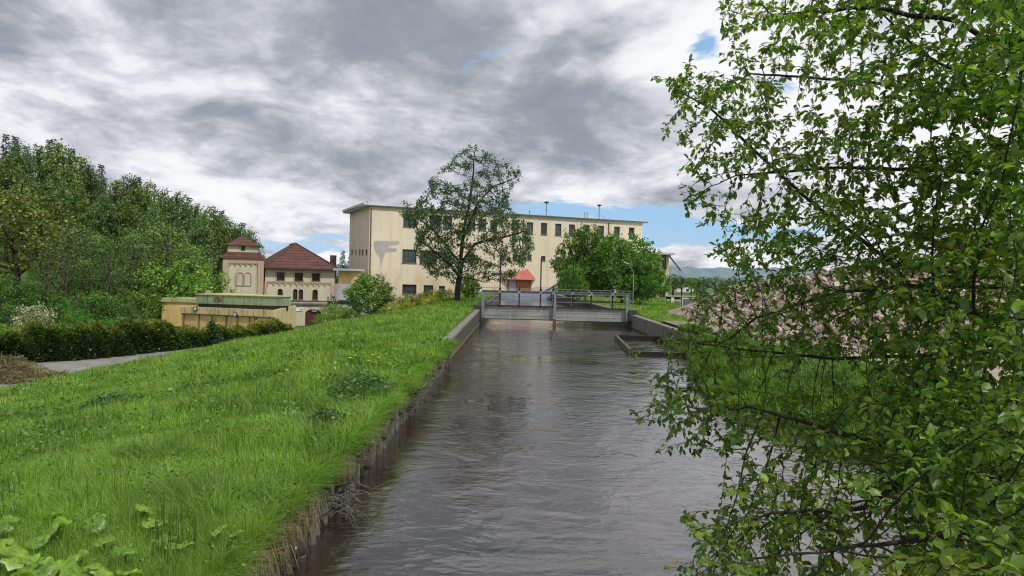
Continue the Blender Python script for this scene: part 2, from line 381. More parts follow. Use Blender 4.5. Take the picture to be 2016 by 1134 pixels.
cov = ramp(nt, [(.20, 1.0), (.34, 0.0)], B)
cc = ramp(nt, [(.2, (.95, .96, .99)), (.31, (.86, .87, .92)), (.38, (.72, .735, .79)), (.46, (.58, .60, .66)), (.55, (.44, .465, .52)), (.66, (.33, .36, .415)), (.9, (.26, .29, .345))], T)
skyc = mixc(nt, sky.outputs[0], (2.5, 4.3, 6.6), .75)
L.new(skyc, bg1.inputs[0])
bg2 = N(nt, 'ShaderNodeBackground'); bg2.inputs[1].default_value = 1.0; L.new(cc.outputs[0], bg2.inputs[0])
mx = N(nt, 'ShaderNodeMixShader'); L.new(cov.outputs[0], mx.inputs[0]); L.new(bg1.outputs[0], mx.inputs[1]); L.new(bg2.outputs[0], mx.inputs[2])
wo = N(nt, 'ShaderNodeOutputWorld'); L.new(mx.outputs[0], wo.inputs[0])
sd = bpy.data.lights.new('sun', 'SUN'); sd.energy = 3.5; sd.angle = R(3); sd.color = (1, .955, .88)
sun = bpy.data.objects.new('sun', sd); COL.objects.link(sun)
sdir = Vector((math.sin(R(SUN_AZ)) * math.cos(R(SUN_EL)), math.cos(R(SUN_AZ)) * math.cos(R(SUN_EL)), math.sin(R(SUN_EL))))
sun.rotation_euler = sdir.to_track_quat('Z', 'Y').to_euler(); sun.location = sdir * 60

# ------------------------------------------------------------------ terrain
def interp(x, xs, ys): return np.interp(x, xs, ys)
def xl(Y): return interp(Y, [-20, 3, 31, 57, 60, 128.6], [-2.62, -2.62, -2.60, -2.42, -2.35, -1.85])
def xr(Y): return interp(Y, [-20, 8, 12, 15.5, 18, 22, 28, 34, 38, 57, 60, 128.6], [8.0, 8.0, 8.2, 7.6, 6.9, 5.9, 6.9, 8.2, 9.0, 9.15, 9.1, 6.7])
def sstep(a, b, x):
    t = np.clip((x - a) / (b - a), 0, 1); return t * t * (3 - 2 * t)
def nz(x, y):
    return (np.sin(x * 1.3 + y * .7) + np.sin(x * .6 - y * 1.1 + 2) + np.sin(x * 2.3 + y * 1.9 + 1) * .5) / 2.5
def ground_z(x, y):
    x = np.asarray(x, float); y = np.asarray(y, float)
    bank = interp(y, [0, 10, 30, 55, 70, 125, 150], [.55, .60, .78, 1.15, 1.35, 1.3, .3])
    toe = interp(y, [0, 39, 53, 81, 110], [-27, -26.8, -25.3, -23, -22])
    low = interp(y, [0, 80, 110, 200], [-3.0, -3.0, -4.2, -4.2])
    e = xl(y)
    t = np.clip((e - 2.5 - x) / (e - 2.5 - toe), 0, 1)
    t = t ** 1.12
    lz = bank + (low - bank) * t + (nz(x * .7, y * .5) * .10 + nz(x * 1.9 + 3, y * 1.7) * .04) * (t < 1) * np.clip((e - x) / 2, 0, 1)
    hill = np.clip((-x - 52) * .25, 0, 45) * sstep(60, 95, y)
    lz = lz + hill
    er = xr(y)
    d = x - er
    nat = (y < 38)
    rz0 = np.where(nat, .08 + .75 * sstep(0, 3.0, d), .95)
    rz = rz0 + nz(x, y) * .06 * np.clip(d / 3, 0, 1) + .25 * sstep(12, 40, x) - .3 * sstep(95, 125, y)
    far = sstep(170, 500, y)
    z = np.where(x < (e + er) / 2, lz, rz)
    return z * (1 - far) + (-2) * far * 1.0 + hill * 0
ys = np.concatenate([np.linspace(-12, 3, 8), np.arange(3.5, 30.9, .5), [31.0], np.arange(31.5, 57, .9), [57.2, 58], np.arange(60, 127.5, 2.5), [128.6, 128.7], np.arange(131, 200, 5), [220, 260, 320, 400, 550, 800, 1300, 2200, 4000]])
offs = np.array([0, .35, .8, 1.3, 2, 2.8, 3.6, 4.6, 5.8, 7, 8.5, 10, 12, 14, 16, 18, 20, 22, 24.2, 26, 30, 36, 44, 52, 60, 70, 85, 100, 120, 150, 200, 320, 600, 1300, 4000.])
V = []; nc = None
for Y in ys:
    e, r_ = float(xl(Y)), float(xr(Y))
    e = e - (.14 if Y < 31 else .34); r_ = r_ + (0 if Y < 37.9 else .34)
    xs_l = (e - offs)[::-1]; xs_r = r_ + offs
    zl = ground_z(xs_l, np.full_like(xs_l, Y)); zr = ground_z(xs_r, np.full_like(xs_r, Y))
    if Y <= 128.65:
        bx = np.linspace(e + .03, r_ - .03, 5); bz = np.full(5, -1.6)
    else:
        bx = np.linspace(e + .03, r_ - .03, 5); bz = np.linspace(zl[-1], zr[0], 5)
    row = np.concatenate([np.c_[xs_l, np.full_like(xs_l, Y), zl], np.c_[bx, np.full(5, Y), bz], np.c_[xs_r, np.full_like(xs_r, Y), zr]])
    V.append(row); nc = len(row)
V = np.vstack(V); F = []
i = np.arange((len(ys) - 1) * (nc - 1)); rr = i // (nc - 1); c_ = i % (nc - 1); a0 = rr * nc + c_
F = np.c_[a0, a0 + 1, a0 + nc + 1, a0 + nc]
g = mesh_obj('ground', V, F, None, M['ground'], smooth=True); tag(g, kind='structure')
# water sheet
wy = np.concatenate([np.arange(-10, 129, 1.0)])
wv = []
for Y in wy:
    for t in np.linspace(0, 1, 9): wv.append((xl(Y) - .05 + t * (xr(Y) - xl(Y) + .4), Y, 0))
i = np.arange((len(wy) - 1) * 8); a0 = (i // 8) * 9 + i % 8
wt_ = mesh_obj('canal_water', wv, np.c_[a0, a0 + 1, a0 + 10, a0 + 9], None, M['water'], smooth=True); tag(wt_, kind='structure')
# yard path at the toe of the bank (left)
def strip(name, pts_l, pts_r, mat, dz, kind='structure', n=14):
    v = []
    pl = np.array(pts_l, float); pr = np.array(pts_r, float)
    tt = np.linspace(0, 1, len(pl)); T_ = np.linspace(0, 1, n)
    for t in T_:
        a = np.array([np.interp(t, tt, pl[:, k]) for k in (0, 1)]); b = np.array([np.interp(t, tt, pr[:, k]) for k in (0, 1)])
        for s in np.linspace(0, 1, 7):
            p = a * (1 - s) + b * s; v.append((p[0], p[1], float(ground_z(p[0], p[1])) + dz))
    f = []
    for r0 in range(n - 1):
        for c0 in range(6):
            q = r0 * 7 + c0; f.append((q, q + 1, q + 8, q + 7))
    o = mesh_obj(name, v, f, None, mat, smooth=True); tag(o, kind=kind); return o
strip('road', [(-58, 40.5), (-36, 47), (-31.5, 51), (-29.2, 57), (-27, 90)], [(-52, 30), (-27.3, 33), (-26.2, 42), (-25.6, 53), (-23.6, 84)], M['road'], .03, n=30)
strip('gravel_yard', [(11.5, 14), (11.6, 22), (12.6, 30), (11.2, 42), (11, 52)], [(60, 10), (60, 22), (60, 30), (60, 40), (60, 60)], M['gravel'], .05, n=24)
strip('path', [(10.6, 24), (10.4, 30), (9.75, 36), (9.45, 41), (9.5, 47)], [(12.6, 24), (12.2, 30), (11.4, 36), (10.9, 41), (10.9, 47)], M['coping'], .12, n=14)
# distant wooded ridge
hv = []; hx = np.linspace(-1500, 1800, 260)
def ridge(x, s, H, base):
    return base + H * (.5 + .3 * math.sin(x * .0031 + s) + .2 * math.sin(x * .0083 + 2 * s)) + 2.2 * math.sin(x * .11 + s) * math.sin(x * .047) + random.uniform(-1.2, 1.2)
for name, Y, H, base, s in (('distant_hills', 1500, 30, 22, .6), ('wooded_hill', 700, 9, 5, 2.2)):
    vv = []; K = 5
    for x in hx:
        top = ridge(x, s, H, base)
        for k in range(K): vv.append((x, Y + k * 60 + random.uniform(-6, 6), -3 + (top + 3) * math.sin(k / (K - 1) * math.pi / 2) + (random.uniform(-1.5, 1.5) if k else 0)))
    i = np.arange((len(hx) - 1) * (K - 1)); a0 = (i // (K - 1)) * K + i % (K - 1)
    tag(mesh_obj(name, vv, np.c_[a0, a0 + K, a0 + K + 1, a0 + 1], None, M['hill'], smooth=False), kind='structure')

# ------------------------------------------------------------------ grass
def gz_(x, y): return float(ground_z(x, y))
def blades(P, h, w, lean, leandir, var):
    n = len(P); a = rng.uniform(0, 2 * np.pi, n)
    side = np.c_[np.cos(a), np.sin(a), np.zeros(n)] * w[:, None] / 2
    ld = np.c_[np.cos(leandir), np.sin(leandir), np.zeros(n)]
    up = np.array([0, 0, 1.0])
    m_ = P + up * (h * .55)[:, None] + ld * (lean * h * .30)[:, None]
    t_ = P + up * (h * (1 - .35 * lean))[:, None] + ld * (lean * h * .95)[:, None]
    v = np.empty((n, 5, 3)); v[:, 0] = P - side; v[:, 1] = P + side; v[:, 2] = m_ + side * .8; v[:, 3] = m_ - side * .8; v[:, 4] = t_
    b = np.arange(n) * 5
    tri = np.concatenate([np.c_[b, b + 1, b + 2], np.c_[b, b + 2, b + 3], np.c_[b + 3, b + 2, b + 4]])
    return v.reshape(-1, 3), tri, np.concatenate([var, var, var])
def grass_points(n, x0, x1, y0, y1, pw):
    # density falls with distance: y distributed ~ y^-pw
    u = rng.uniform(0, 1, n)
    y = (y0 ** (1 - pw) + u * (y1 ** (1 - pw) - y0 ** (1 - pw))) ** (1 / (1 - pw))
    return y
def make_grass(name, n, sampler, label, hmul=1.0, dull=0.0):
    x, y = sampler(n)
    z = ground_z(x, y)
    d = np.hypot(x, y)
    tall = .5 + .5 * np.sin(x * .9 + np.sin(y * .6) * 2) * np.sin(y * .7 + 1.3)       # taller and laid patches
    pn = .5 + .25 * nz(x * .35 + 5, y * .3) + .25 * nz(x * 1.1, y * .9 + 4)
    h = (.16 + .26 * pn + .10 * tall) * rng.uniform(.55, 1.25, n) * hmul
    cl_ = (nz(x * 2.1 + 1, y * 1.7) > .62) | (nz(x * 1.3 + 9, y * 2.3) > .7)
    h = h * np.where(cl_, 1.22 + dull, 1.0) * (1 - .25 * (nz(x * .8 + 4, y * .9 + 2) < -.55))
    wdt = np.clip(d * .00105, .005, .085) * rng.uniform(.7, 1.3, n)
    lean = np.clip(rng.normal(.35 + .35 * (tall > .72), .22, n), .0, 1.0)
    ldir = rng.normal(2.6 + 1.2 * nz(x * .2, y * .2), 1.3, n)
    var = np.clip(rng.normal(.5 + .22 * (pn - .5) * 2 - .22 * cl_, .2, n), 0, 1); var[rng.uniform(0, 1, n) < .045] = 1.0
    var = np.clip(var - dull * .45, 0, 1)
    v, f, vr = blades(np.c_[x, y, z - .01], h, wdt, lean, ldir, var)
    o = mesh_obj(name, v, f, vr, M['grass']); tag(o, label, 'grass', kind='stuff'); return o
def left_sampler(n):
    y = grass_points(n, 0, 0, 3.6, 92, 1.35)
    e = xl(y) - .46 * (y > 31); far = np.minimum(24, .74 * y + 1.0 + 1e-9)       # out to the toe or the frame edge
    x = e + .02 - rng.uniform(0, 1, n) * np.clip(far + e, .5, None)
    return x, y
NG = 400000
make_grass('bank_grass', NG, left_sampler, 'long bright green meadow grass covering the sloping left bank')
def right_sampler(n):
    y = grass_points(n, 0, 0, 9, 40, 1.1)
    x = xr(y) + .0 + rng.uniform(0, 1, n) ** 1.2 * np.interp(y, [9, 14, 22, 30, 40], [4.5, 4.2, 5.6, 3.6, .9])
    return x, y
make_grass('shore_grass', 60000, right_sampler, 'rough green grass on the low right shore behind the branches', 1.15, .75)
def far_sampler(n):
    y = grass_points(n, 0, 0, 57.5, 132, 1.1)
    x = xr(y) + .6 + rng.uniform(0, 1, n) * np.interp(y, [57, 132], [9, 22]); return x, y
make_grass('lawn_grass', 26000, far_sampler, 'sunlit grass lawn right of the canal behind the sluice gate', .55)
def side_sampler(n):
    y = rng.uniform(46.5, 57.5, n); x = xr(y) + .55 + rng.uniform(0, 1, n) * 5.5; return x, y
make_grass('verge_grass', 12000, side_sampler, 'short grass verge above the right concrete canal wall', .7)
yy = rng.uniform(3.6, 31, 26000); cl = .5 + .5 * np.sin(yy * 2.1 + np.sin(yy * 5.3)); keep = rng.uniform(0, 1, len(yy)) < .12 + .88 * cl ** 1.5; yy = yy[keep]; n = len(yy)
xx = xl(yy) + rng.uniform(-.28, .03, n)
v, f, vr = blades(np.c_[xx, yy, np.full(n, .5) + rng.uniform(-.06, .06, n)], rng.uniform(.25, .68, n), np.clip(yy * .0010, .006, .03), rng.uniform(.6, 1.5, n), rng.normal(0, .8, n), np.clip(rng.normal(.45, .2, n), 0, 1))
tag(mesh_obj('edge_grass', v, f, vr, M['grass']), 'green grass tufts hanging over the left pile row', 'grass', kind='stuff')
# dark seed stalks standing over the meadow
n = 3200
x, y = left_sampler(n); k = y > 6; x, y = x[k], y[k]; n = len(x)
d = np.hypot(x, y)
v, f, vr = blades(np.c_[x, y, ground_z(x, y)], rng.uniform(.4, .7, n), np.clip(d * .0007, .005, .025), rng.uniform(0, .5, n), rng.uniform(0, 6.28, n), rng.uniform(0, .45, n))
tag(mesh_obj('seed_stalks', v, f, vr, M['hedge_leaf']), 'thin brownish seed stalks rising above the meadow grass', 'grass', kind='stuff')
# straw hanging over the canal edge
P = []; 
for yc in np.concatenate([np.arange(4.6, 9.6, .35), [11.2, 11.6, 12.1, 13.3, 13.8, 14.2, 17.5, 18.2, 19.5, 20.5, 21.4, 22.6, 24]]):
    m_ = int(rng.uniform(60, 260) if yc < 11 else 90); P.append(np.c_[rng.normal(-2.60, .05, m_), rng.normal(yc, .11, m_), rng.uniform(.42, .68, m_)])
P = np.vstack(P); n = len(P)
ln = rng.uniform(.08, .40, n); a = rng.normal(0, .9, n)
side = np.c_[np.zeros(n), np.ones(n), np.zeros(n)] * rng.uniform(.004, .009, n)[:, None]
out = np.c_[np.cos(a), np.sin(a), np.zeros(n)]
m1 = P + out * (ln * .35)[:, None] + [0, 0, .03]; t1 = P + out * (ln * rng.uniform(.2, .75, n))[:, None] + np.c_[np.zeros(n), rng.normal(0, .1, n), -ln]
v = np.empty((n, 5, 3)); v[:, 0] = P - side; v[:, 1] = P + side; v[:, 2] = m1 + side; v[:, 3] = m1 - side; v[:, 4] = t1
b = np.arange(n) * 5; vv = rng.uniform(0, 1, n)
tag(mesh_obj('dry_grass', v.reshape(-1, 3), np.concatenate([np.c_[b, b + 1, b + 2], np.c_[b, b + 2, b + 3], np.c_[b + 3, b + 2, b + 4]]), np.tile(vv, 3), M['dry_grass']),
    'tangled straw hanging over the piles of the left canal edge', 'dry grass', kind='stuff')
cl_b = MB(); rgc = np.random.default_rng(44)
for yc in (5.2, 6.1, 7.0, 8.3, 9.2, 11.4, 12.4, 13.9, 15.2, 17.2, 18.4, 19.6, 21.3, 23.5, 26):
    for _ in range(5):
        c = np.array([-2.52 + rgc.normal(0, .04), yc + rgc.normal(0, .22), rgc.uniform(.28, .56)]); rad = rgc.uniform(.05, .13); n_ = 8; V_ = []
        for la in np.linspace(-1.3, 1.3, 5):
            for k in range(n_): t = k / n_ * 6.283; q_ = rad * (1 + rgc.normal(0, .16)); V_.append(c + [math.cos(t) * math.cos(la) * q_ * .8, math.sin(t) * math.cos(la) * q_ * 1.3, math.sin(la) * q_ * 1.2])
        cl_b.add(V_, [(a * n_ + k, a * n_ + (k + 1) % n_, (a + 1) * n_ + (k + 1) % n_, (a + 1) * n_ + k) for a in range(4) for k in range(n_)] + [tuple(range(n_))[::-1], tuple(range(4 * n_, 5 * n_))])
tag(cl_b.build('edge_soil', M['twig'], None, True), 'crumbling dark earth and roots bulging between the piles', 'soil', kind='stuff')
# leafy weeds overhanging edge + in meadow (small broad leaves)
def leaf_cards(P, dirs, size, var, aspect=.55, fold=.0):
    n = len(P); d = dirs / np.linalg.norm(dirs, axis=1)[:, None]
    r = rng.normal(size=(n, 3)); s = np.cross(d, r); s /= np.linalg.norm(s, axis=1)[:, None]
    L_ = size[:, None]
    v = np.empty((n, 4, 3)); v[:, 0] = P; v[:, 1] = P + d * L_ * .5 + s * L_ * aspect / 2; v[:, 2] = P + d * L_; v[:, 3] = P + d * L_ * .5 - s * L_ * aspect / 2
    b = np.arange(n) * 4
    return v.reshape(-1, 3), np.c_[b, b + 1, b + 2, b + 3], var
P = []
for _ in range(150):
    yc = rng.uniform(4.5, 30); m_ = 60; rad = rng.uniform(.1, .3)
    P.append(np.c_[rng.normal(-2.75 - abs(rng.normal(0, .25)), rad, m_), rng.normal(yc, rad, m_), .55 + abs(rng.normal(.05, rad * .8, m_))])
for _ in range(420):
    xx, yy = left_sampler(1); yc = yy[0]; xc = xx[0]
    if yc > 40: continue
    m_ = 40; rad = rng.uniform(.12, .35)
    px_, py_ = rng.normal(xc, rad, m_), rng.normal(yc, rad, m_)
    P.append(np.c_[px_, py_, ground_z(px_, py_) + rng.uniform(.1, .42, m_)])
P = np.vstack(P); n = len(P); dr = rng.normal(size=(n, 3)); dr[:, 2] = np.abs(dr[:, 2]) * .3
v, f, vr = leaf_cards(P, dr, np.clip(np.hypot(P[:, 0], P[:, 1]) * .005, .04, .14) * rng.uniform(.6, 1.3, n), rng.uniform(.1, 1, n))
tag(mesh_obj('meadow_weeds', v, f, vr, M['bush_leaf']), 'small broadleaf weeds scattered through the meadow and canal edge', 'weeds', kind='stuff')
for (xc, yc, r0, h0, lab) in ((-3.35, 16.6, .85, .75, 'dark green nettle patch at the middle of the canal edge'), (-3.3, 13.2, .45, .5, 'small nettle patch above the dead twigs'), (8.4, 20.5, 1.2, .7, 'weed patch on the right shore nearest the water'), (10.2, 24.5, 1.3, .8, 'leafy weed patch in the middle of the right shore'), (10.4, 17.2, 1.2, .7, 'weed patch on the near right shore'), (9.3, 30.5, 1.1, .7, 'weed patch on the right shore beside the basin'), (-9.5, 17.5, .8, .5, 'dark weed patch in the middle of the meadow'), (-7.2, 9.2, .6, .45, 'leafy weed patch in the near meadow')):
    m_ = int(2600 * r0); a_ = rng.uniform(0, 6.28, m_); q_ = np.sqrt(rng.uniform(0, 1, m_)) * r0; xx = xc + np.cos(a_) * q_ * .8; yy = yc + np.sin(a_) * q_ * 1.5
    zz_ = ground_z(xx, yy) + rng.uniform(.08, 1, m_) * h0 * (1.1 - q_ / r0 * .6)
    dr = rng.normal(size=(m_, 3)); dr[:, 2] = -.2 + .4 * rng.normal(size=m_)
    e = empty('nettle_patch', (xc, yc, gz_(xc, yc)), 0, lab, 'weeds')
    v, f, vr = leaf_cards(np.c_[xx, yy, zz_] - np.array(e.location), dr, rng.uniform(.05, .11, m_), rng.uniform(0, .6, m_), .55)
    o = mesh_obj('foliage', v, f, vr, M['leaf'], e); o.color = (.8, .9, .8, 1)
# yellow flowers
P = []
for (px, py) in ((735, 697), (745, 702), (690, 705), (738, 707), (580, 828), (420, 855), (640, 900), (655, 985)):
    q = onz(px, py, float(.9)); P.append(q)

# ------------------------------------------------------------------ tree machinery
def colonise(seeds, attract, step, kill, influence, iters, bias=(0, 0, .0)):
    """seeds: list of (pos, parent index). returns nodes, parents"""
    nodes = [np.array(s[0], float) for s in seeds]; par = [s[1] for s in seeds]
    A = np.array(attract, float); best = np.full(len(A), 1e9); bi = np.zeros(len(A), int)
    new = list(range(len(nodes))); alive = np.ones(len(A), bool)
    for _ in range(iters):
        if not new or not alive.any(): break
        NN = np.array([nodes[k] for k in new])
        idx = np.where(alive)[0]
        for c0 in range(0, len(NN), 400):
            dd = np.linalg.norm(A[idx][:, None, :] - NN[None, c0:c0 + 400, :], axis=2)
            j = dd.argmin(1); dm = dd[np.arange(len(idx)), j]
            better = dm < best[idx]; ii = idx[better]
            best[ii] = dm[better]; bi[ii] = np.array(new)[c0 + j[better]]
        alive &= best > kill
        idx = np.where(alive & (best < influence))[0]
        if not len(idx): break
        dirs = {}
        for k in idx:
            d = A[k] - nodes[bi[k]]; d = d / (np.linalg.norm(d) + 1e-9)
            s = dirs.get(bi[k]); dirs[bi[k]] = d if s is None else s + d
        new = []
        for b_, d in dirs.items():
            d = d + np.array(bias) + rng.normal(0, .18, 3); d = d / (np.linalg.norm(d) + 1e-9)
            p = nodes[b_] + d * step
            nodes.append(p); par.append(b_); new.append(len(nodes) - 1)
    return np.array(nodes), np.array(par)
def radii(par, tip, power=2.3, cap=None):
    n = len(par); acc = np.zeros(n); nch = np.zeros(n, int); CNT = np.zeros(n, int)
    for i in range(n - 1, 0, -1):
        if nch[i] == 0: acc[i] = tip ** power; CNT[i] = 1
        p = par[i]
        if p >= 0: acc[p] += acc[i]; nch[p] += 1; CNT[p] += CNT[i]
    acc[0] = max(acc[0], tip ** power)
    r = acc ** (1 / power)
    if cap: r = np.minimum(r, cap)
    radii.cnt = CNT
    return r, nch
def topo(nodes, par):
    # reorder so that parents come before children (seeds chains may be out of order)
    order = []; ch = {}
    for i, p in enumerate(par): ch.setdefault(p, []).append(i)
    st = [i for i, p in enumerate(par) if p < 0]
    while st:
        i = st.pop(0); order.append(i); st.extend(ch.get(i, []))
    inv = {o: k for k, o in enumerate(order)}
    return nodes[order], np.array([inv[par[o]] if par[o] >= 0 else -1 for o in order])
def tubes(nodes, par, r, minr=0, nside=5):
    idx = np.array([i for i in range(len(par)) if par[i] >= 0 and r[i] > minr]); a = nodes[par[idx]]; b = nodes[idx]
    ra = np.minimum(r[par[idx]], r[idx] * 1.35); rb = r[idx]
    d = b - a; L_ = np.linalg.norm(d, axis=1); d /= L_[:, None] + 1e-9
    up = np.where(np.abs(d[:, 2:3]) < .95, [[0, 0, 1.]], [[0, 1., 0]])
    x = np.cross(d, up); x /= np.linalg.norm(x, axis=1)[:, None]; y = np.cross(x, d)
    b = b + d * (rb * .3)[:, None]
    V_ = []
    for k in range(nside):
        t = 2 * math.pi * k / nside
        V_.append(a + (x * math.cos(t) + y * math.sin(t)) * ra[:, None])
    for k in range(nside):
        t = 2 * math.pi * k / nside
        V_.append(b + (x * math.cos(t) + y * math.sin(t)) * rb[:, None])
    V_ = np.stack(V_, 1).reshape(-1, 3); m = 2 * nside; q = np.arange(len(idx)) * m
    F_ = np.concatenate([np.c_[q + k, q + (k + 1) % nside, q + nside + (k + 1) % nside, q + nside + k] for k in range(nside)])
    return V_, F_
def leaves_on(nodes, par, r, thr, per, spread, size, droop=.2, shade=None, up=.3):
    idx = np.array([i for i in range(len(par)) if par[i] >= 0 and radii.cnt[i] <= thr], int)
    idx = np.repeat(idx, per); n = len(idx)
    t = rng.uniform(0, 1, n)[:, None]
    P = nodes[par[idx]] * (1 - t) + nodes[idx] * t
    P = P + rng.normal(0, spread, (n, 3))
    bd = nodes[idx] - nodes[par[idx]]; bd /= np.linalg.norm(bd, axis=1)[:, None] + 1e-9
    d = bd * .5 + rng.normal(0, .6, (n, 3)); d[:, 2] -= droop
    return P, d
def tree_mesh(seed, H, crown, ntw, leaf, per, spread, trunk_r, trunkfrac=.35, step=.5, leafmat='leaf', lean=0, kill=.7, infl=6, nthr=1.6, tipr=.018, shape=None, bark='bark'):
    """returns (trunk mesh, crown mesh). crown = (rx, rz, zc)"""
    global rng
    rng = np.random.default_rng(seed)
    rx, rz, zc = crown
    A = []
    while len(A) < ntw:
        p = rng.uniform(-1, 1, 3)
        q = np.linalg.norm(p)
        if q > 1 or q < .25: continue
        s = 1.0
        if shape == 'cone': s = np.clip(1.05 - (p[2] + 1) / 2, .05, 1)
        if shape == 'egg': s = 1.0 - .35 * p[2]
        lump = 1 + .18 * math.sin(3 * math.atan2(p[1], p[0]) + seed + 2 * p[2]) + .12 * math.sin(5 * p[2] + seed)
        A.append((p[0] * rx * s * lump, p[1] * rx * s * lump, zc + p[2] * rz))
    seeds = [((0, 0, 0), -1)]; k = 0; z = 0; x = 0; y_ = 0
    while z < H * trunkfrac:
        z += step; x += lean * step + rng.normal(0, .03); y_ += rng.normal(0, .03); seeds.append(((x, y_, z), k)); k += 1
    if shape in ('egg', 'cone'):
        while z < zc + rz * .75:
            z += step; x += rng.normal(0, .06); y_ += rng.normal(0, .06); seeds.append(((x, y_, z), k)); k += 1
    nodes, par = colonise(seeds, A, step, kill, infl, 60, (0, 0, .12))
    nodes, par = topo(nodes, par)
    r, nch = radii(par, tipr, 2.2)
    r = tipr * .6 + r * (trunk_r / r[0])
    tv, tf = tubes(nodes, par, r, 0)
    P, d = leaves_on(nodes, par, r, max(1, round(nthr * 2)), per, spread, leaf)
    n = len(P)
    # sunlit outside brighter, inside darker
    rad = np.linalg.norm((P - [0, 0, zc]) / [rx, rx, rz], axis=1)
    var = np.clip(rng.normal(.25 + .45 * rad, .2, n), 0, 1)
    lv, lf, lvar = leaf_cards(P, d, leaf * rng.uniform(.6, 1.3, n), var, .75)
    print('tree', seed, len(nodes), n)
    return mesh_data('trunk', tv, tf, None, M[bark], True), mesh_data('crown', lv, lf, lvar, M[leafmat])
def spruce_mesh(seed, H, rad):
    global rng
    rng = np.random.default_rng(seed)
    mb = MB(); mb.bar((0, 0, 0), (0, 0, H * .97), H * .03, n=6, w2=.04)
    P = []; Dd = []; V_ = []
    for z in np.arange(H * .12, H, .38):
        t = 1 - z / H; R_ = rad * t ** .85 * rng.uniform(.8, 1.15) + .08
        k = int(7 + 9 * t)
        for a in rng.uniform(0, 2 * math.pi, k):
            m_ = int(4 + 14 * t); q = rng.uniform(.12, 1, m_)
            rr_ = R_ * q
            P.append(np.c_[np.cos(a) * rr_ + rng.normal(0, .12, m_), np.sin(a) * rr_ + rng.normal(0, .12, m_), z - rr_ * .28 + .12 * (q > .85) + rng.normal(0, .06, m_)])
            Dd.append(np.c_[np.full(m_, np.cos(a)), np.full(m_, np.sin(a)), np.full(m_, -.45)] + rng.normal(0, .35, (m_, 3)))
    P = np.vstack(P); Dd = np.vstack(Dd); n = len(P)
    v, f, vr = leaf_cards(P, Dd, rng.uniform(.3, .6, n), rng.uniform(0, 1, n), .4)
    tv = np.vstack(mb.v)
    return mesh_data('trunk', tv, mb.f, None, M['dark_bark'], True), mesh_data('crown', v, f, vr, M['needle'])
def place(name, meshes, loc, s=1.0, rz=0, tint=(1, 1, 1), label=None, cat='tree', group=None, sz=None):
    o = empty(name, loc, rz, label, cat, group)
    o.scale = (s, s, sz or s)
    for nm, me in zip(('trunk', 'crown'), meshes):
        c = bpy.data.objects.new(nm, me); COL.objects.link(c); c.parent = o; c.color = (*tint, 1)
    return o
def gz(x, y): return float(ground_z(x, y))

# forest kinds
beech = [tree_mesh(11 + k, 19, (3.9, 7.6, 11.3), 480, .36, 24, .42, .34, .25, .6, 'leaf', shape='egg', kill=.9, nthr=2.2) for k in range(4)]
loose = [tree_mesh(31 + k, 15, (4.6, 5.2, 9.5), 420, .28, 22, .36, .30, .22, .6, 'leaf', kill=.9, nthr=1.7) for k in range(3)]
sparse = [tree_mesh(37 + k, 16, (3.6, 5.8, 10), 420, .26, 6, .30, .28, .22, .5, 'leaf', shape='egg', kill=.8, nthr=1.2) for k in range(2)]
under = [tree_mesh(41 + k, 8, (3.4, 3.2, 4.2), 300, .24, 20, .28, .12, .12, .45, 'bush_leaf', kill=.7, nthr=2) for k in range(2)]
spruces = [spruce_mesh(51 + k, 20, 3.2) for k in range(2)]
rng = np.random.default_rng(99)
# ridge and slope trees: (kind, px of crown centre, py of top, distance)
def tree_at(meshes, H, px, pytop, Y, name, tint, label, group=None, rz=None, wmul=1.0):
    top = at(px, pytop, Y); g0 = gz(top[0], Y)
    s = (top[2] - g0) / H
    o = place(name, meshes, (top[0], Y, g0 - .2), max(.35, s) * wmul, rz if rz is not None else random.uniform(0, 6.28), tint, label, 'tree', group, sz=max(.3, s))
    return o
DK = (.72, .74, .76)
fg_ = 'dark beech trees on the wooded hillside'
lab_b = 'dark green leafy tree among the beeches of the wooded hillside'
ridge_x = [(-90, 262), (-40, 258), (35, 268), (75, 275), (118, 268), (160, 300), (180, 318), (232, 345), (262, 338), (290, 350), (325, 365), (352, 368), (385, 392), (420, 398), (445, 420), (470, 432), (492, 445)]
def dk():
    t = random.uniform(.95, 1.5); u = random.choice([(.70, .74, .78), (.85, .80, .70), (.62, .72, .70), (.95, .92, .72)]); return tuple(t * q for q in u)
for k, (px, py) in enumerate(ridge_x):
    Y = 150 - k * 1.2 + random.uniform(-6, 6)
    tree_at(beech[k % 4], 19, px, py, Y, 'beech_tree', dk(), lab_b, fg_, wmul=random.uniform(.75, .95))
for k, (px, py) in enumerate([(15, 300), (60, 335), (150, 345), (205, 375), (250, 385), (300, 395), (345, 405), (395, 420), (430, 440), (465, 455), (-30, 300), (110, 330)]):
    tree_at(beech[(k + 1) % 4], 19, px, py, 128 + random.uniform(-6, 6), 'beech_tree', dk(), lab_b, fg_, wmul=random.uniform(.8, 1.0))
for px, py, Y, lab in ((12, 262, 156, 'leftmost dark spruce poking above the ridge trees'), (30, 266, 152, 'tall dark spruce second from left on the ridge'),
                       (200, 322, 158, 'small dark spruce top showing between ridge beeches'), (52, 285, 148, 'dark spruce beside the tall beech on the ridge'), (98, 272, 150, 'narrow spruce top between the two tallest ridge beeches'), (142, 290, 150, 'spruce top on the shoulder of the ridge'),
                       (272, 346, 146, 'small spruce top in the middle of the falling ridge line'), (372, 386, 142, 'spruce top above the pale open trees'), (436, 412, 140, 'spruce top above the square tower'), (478, 436, 138, 'rightmost spruce top at the end of the ridge')):
    tree_at(spruces[0], 20, px, py, Y, 'spruce_tree', (.8, .8, .9), lab)
lg = 'paler open trees at the foot of the hillside'
ll = 'pale grey-green open tree at the foot of the wooded hillside'
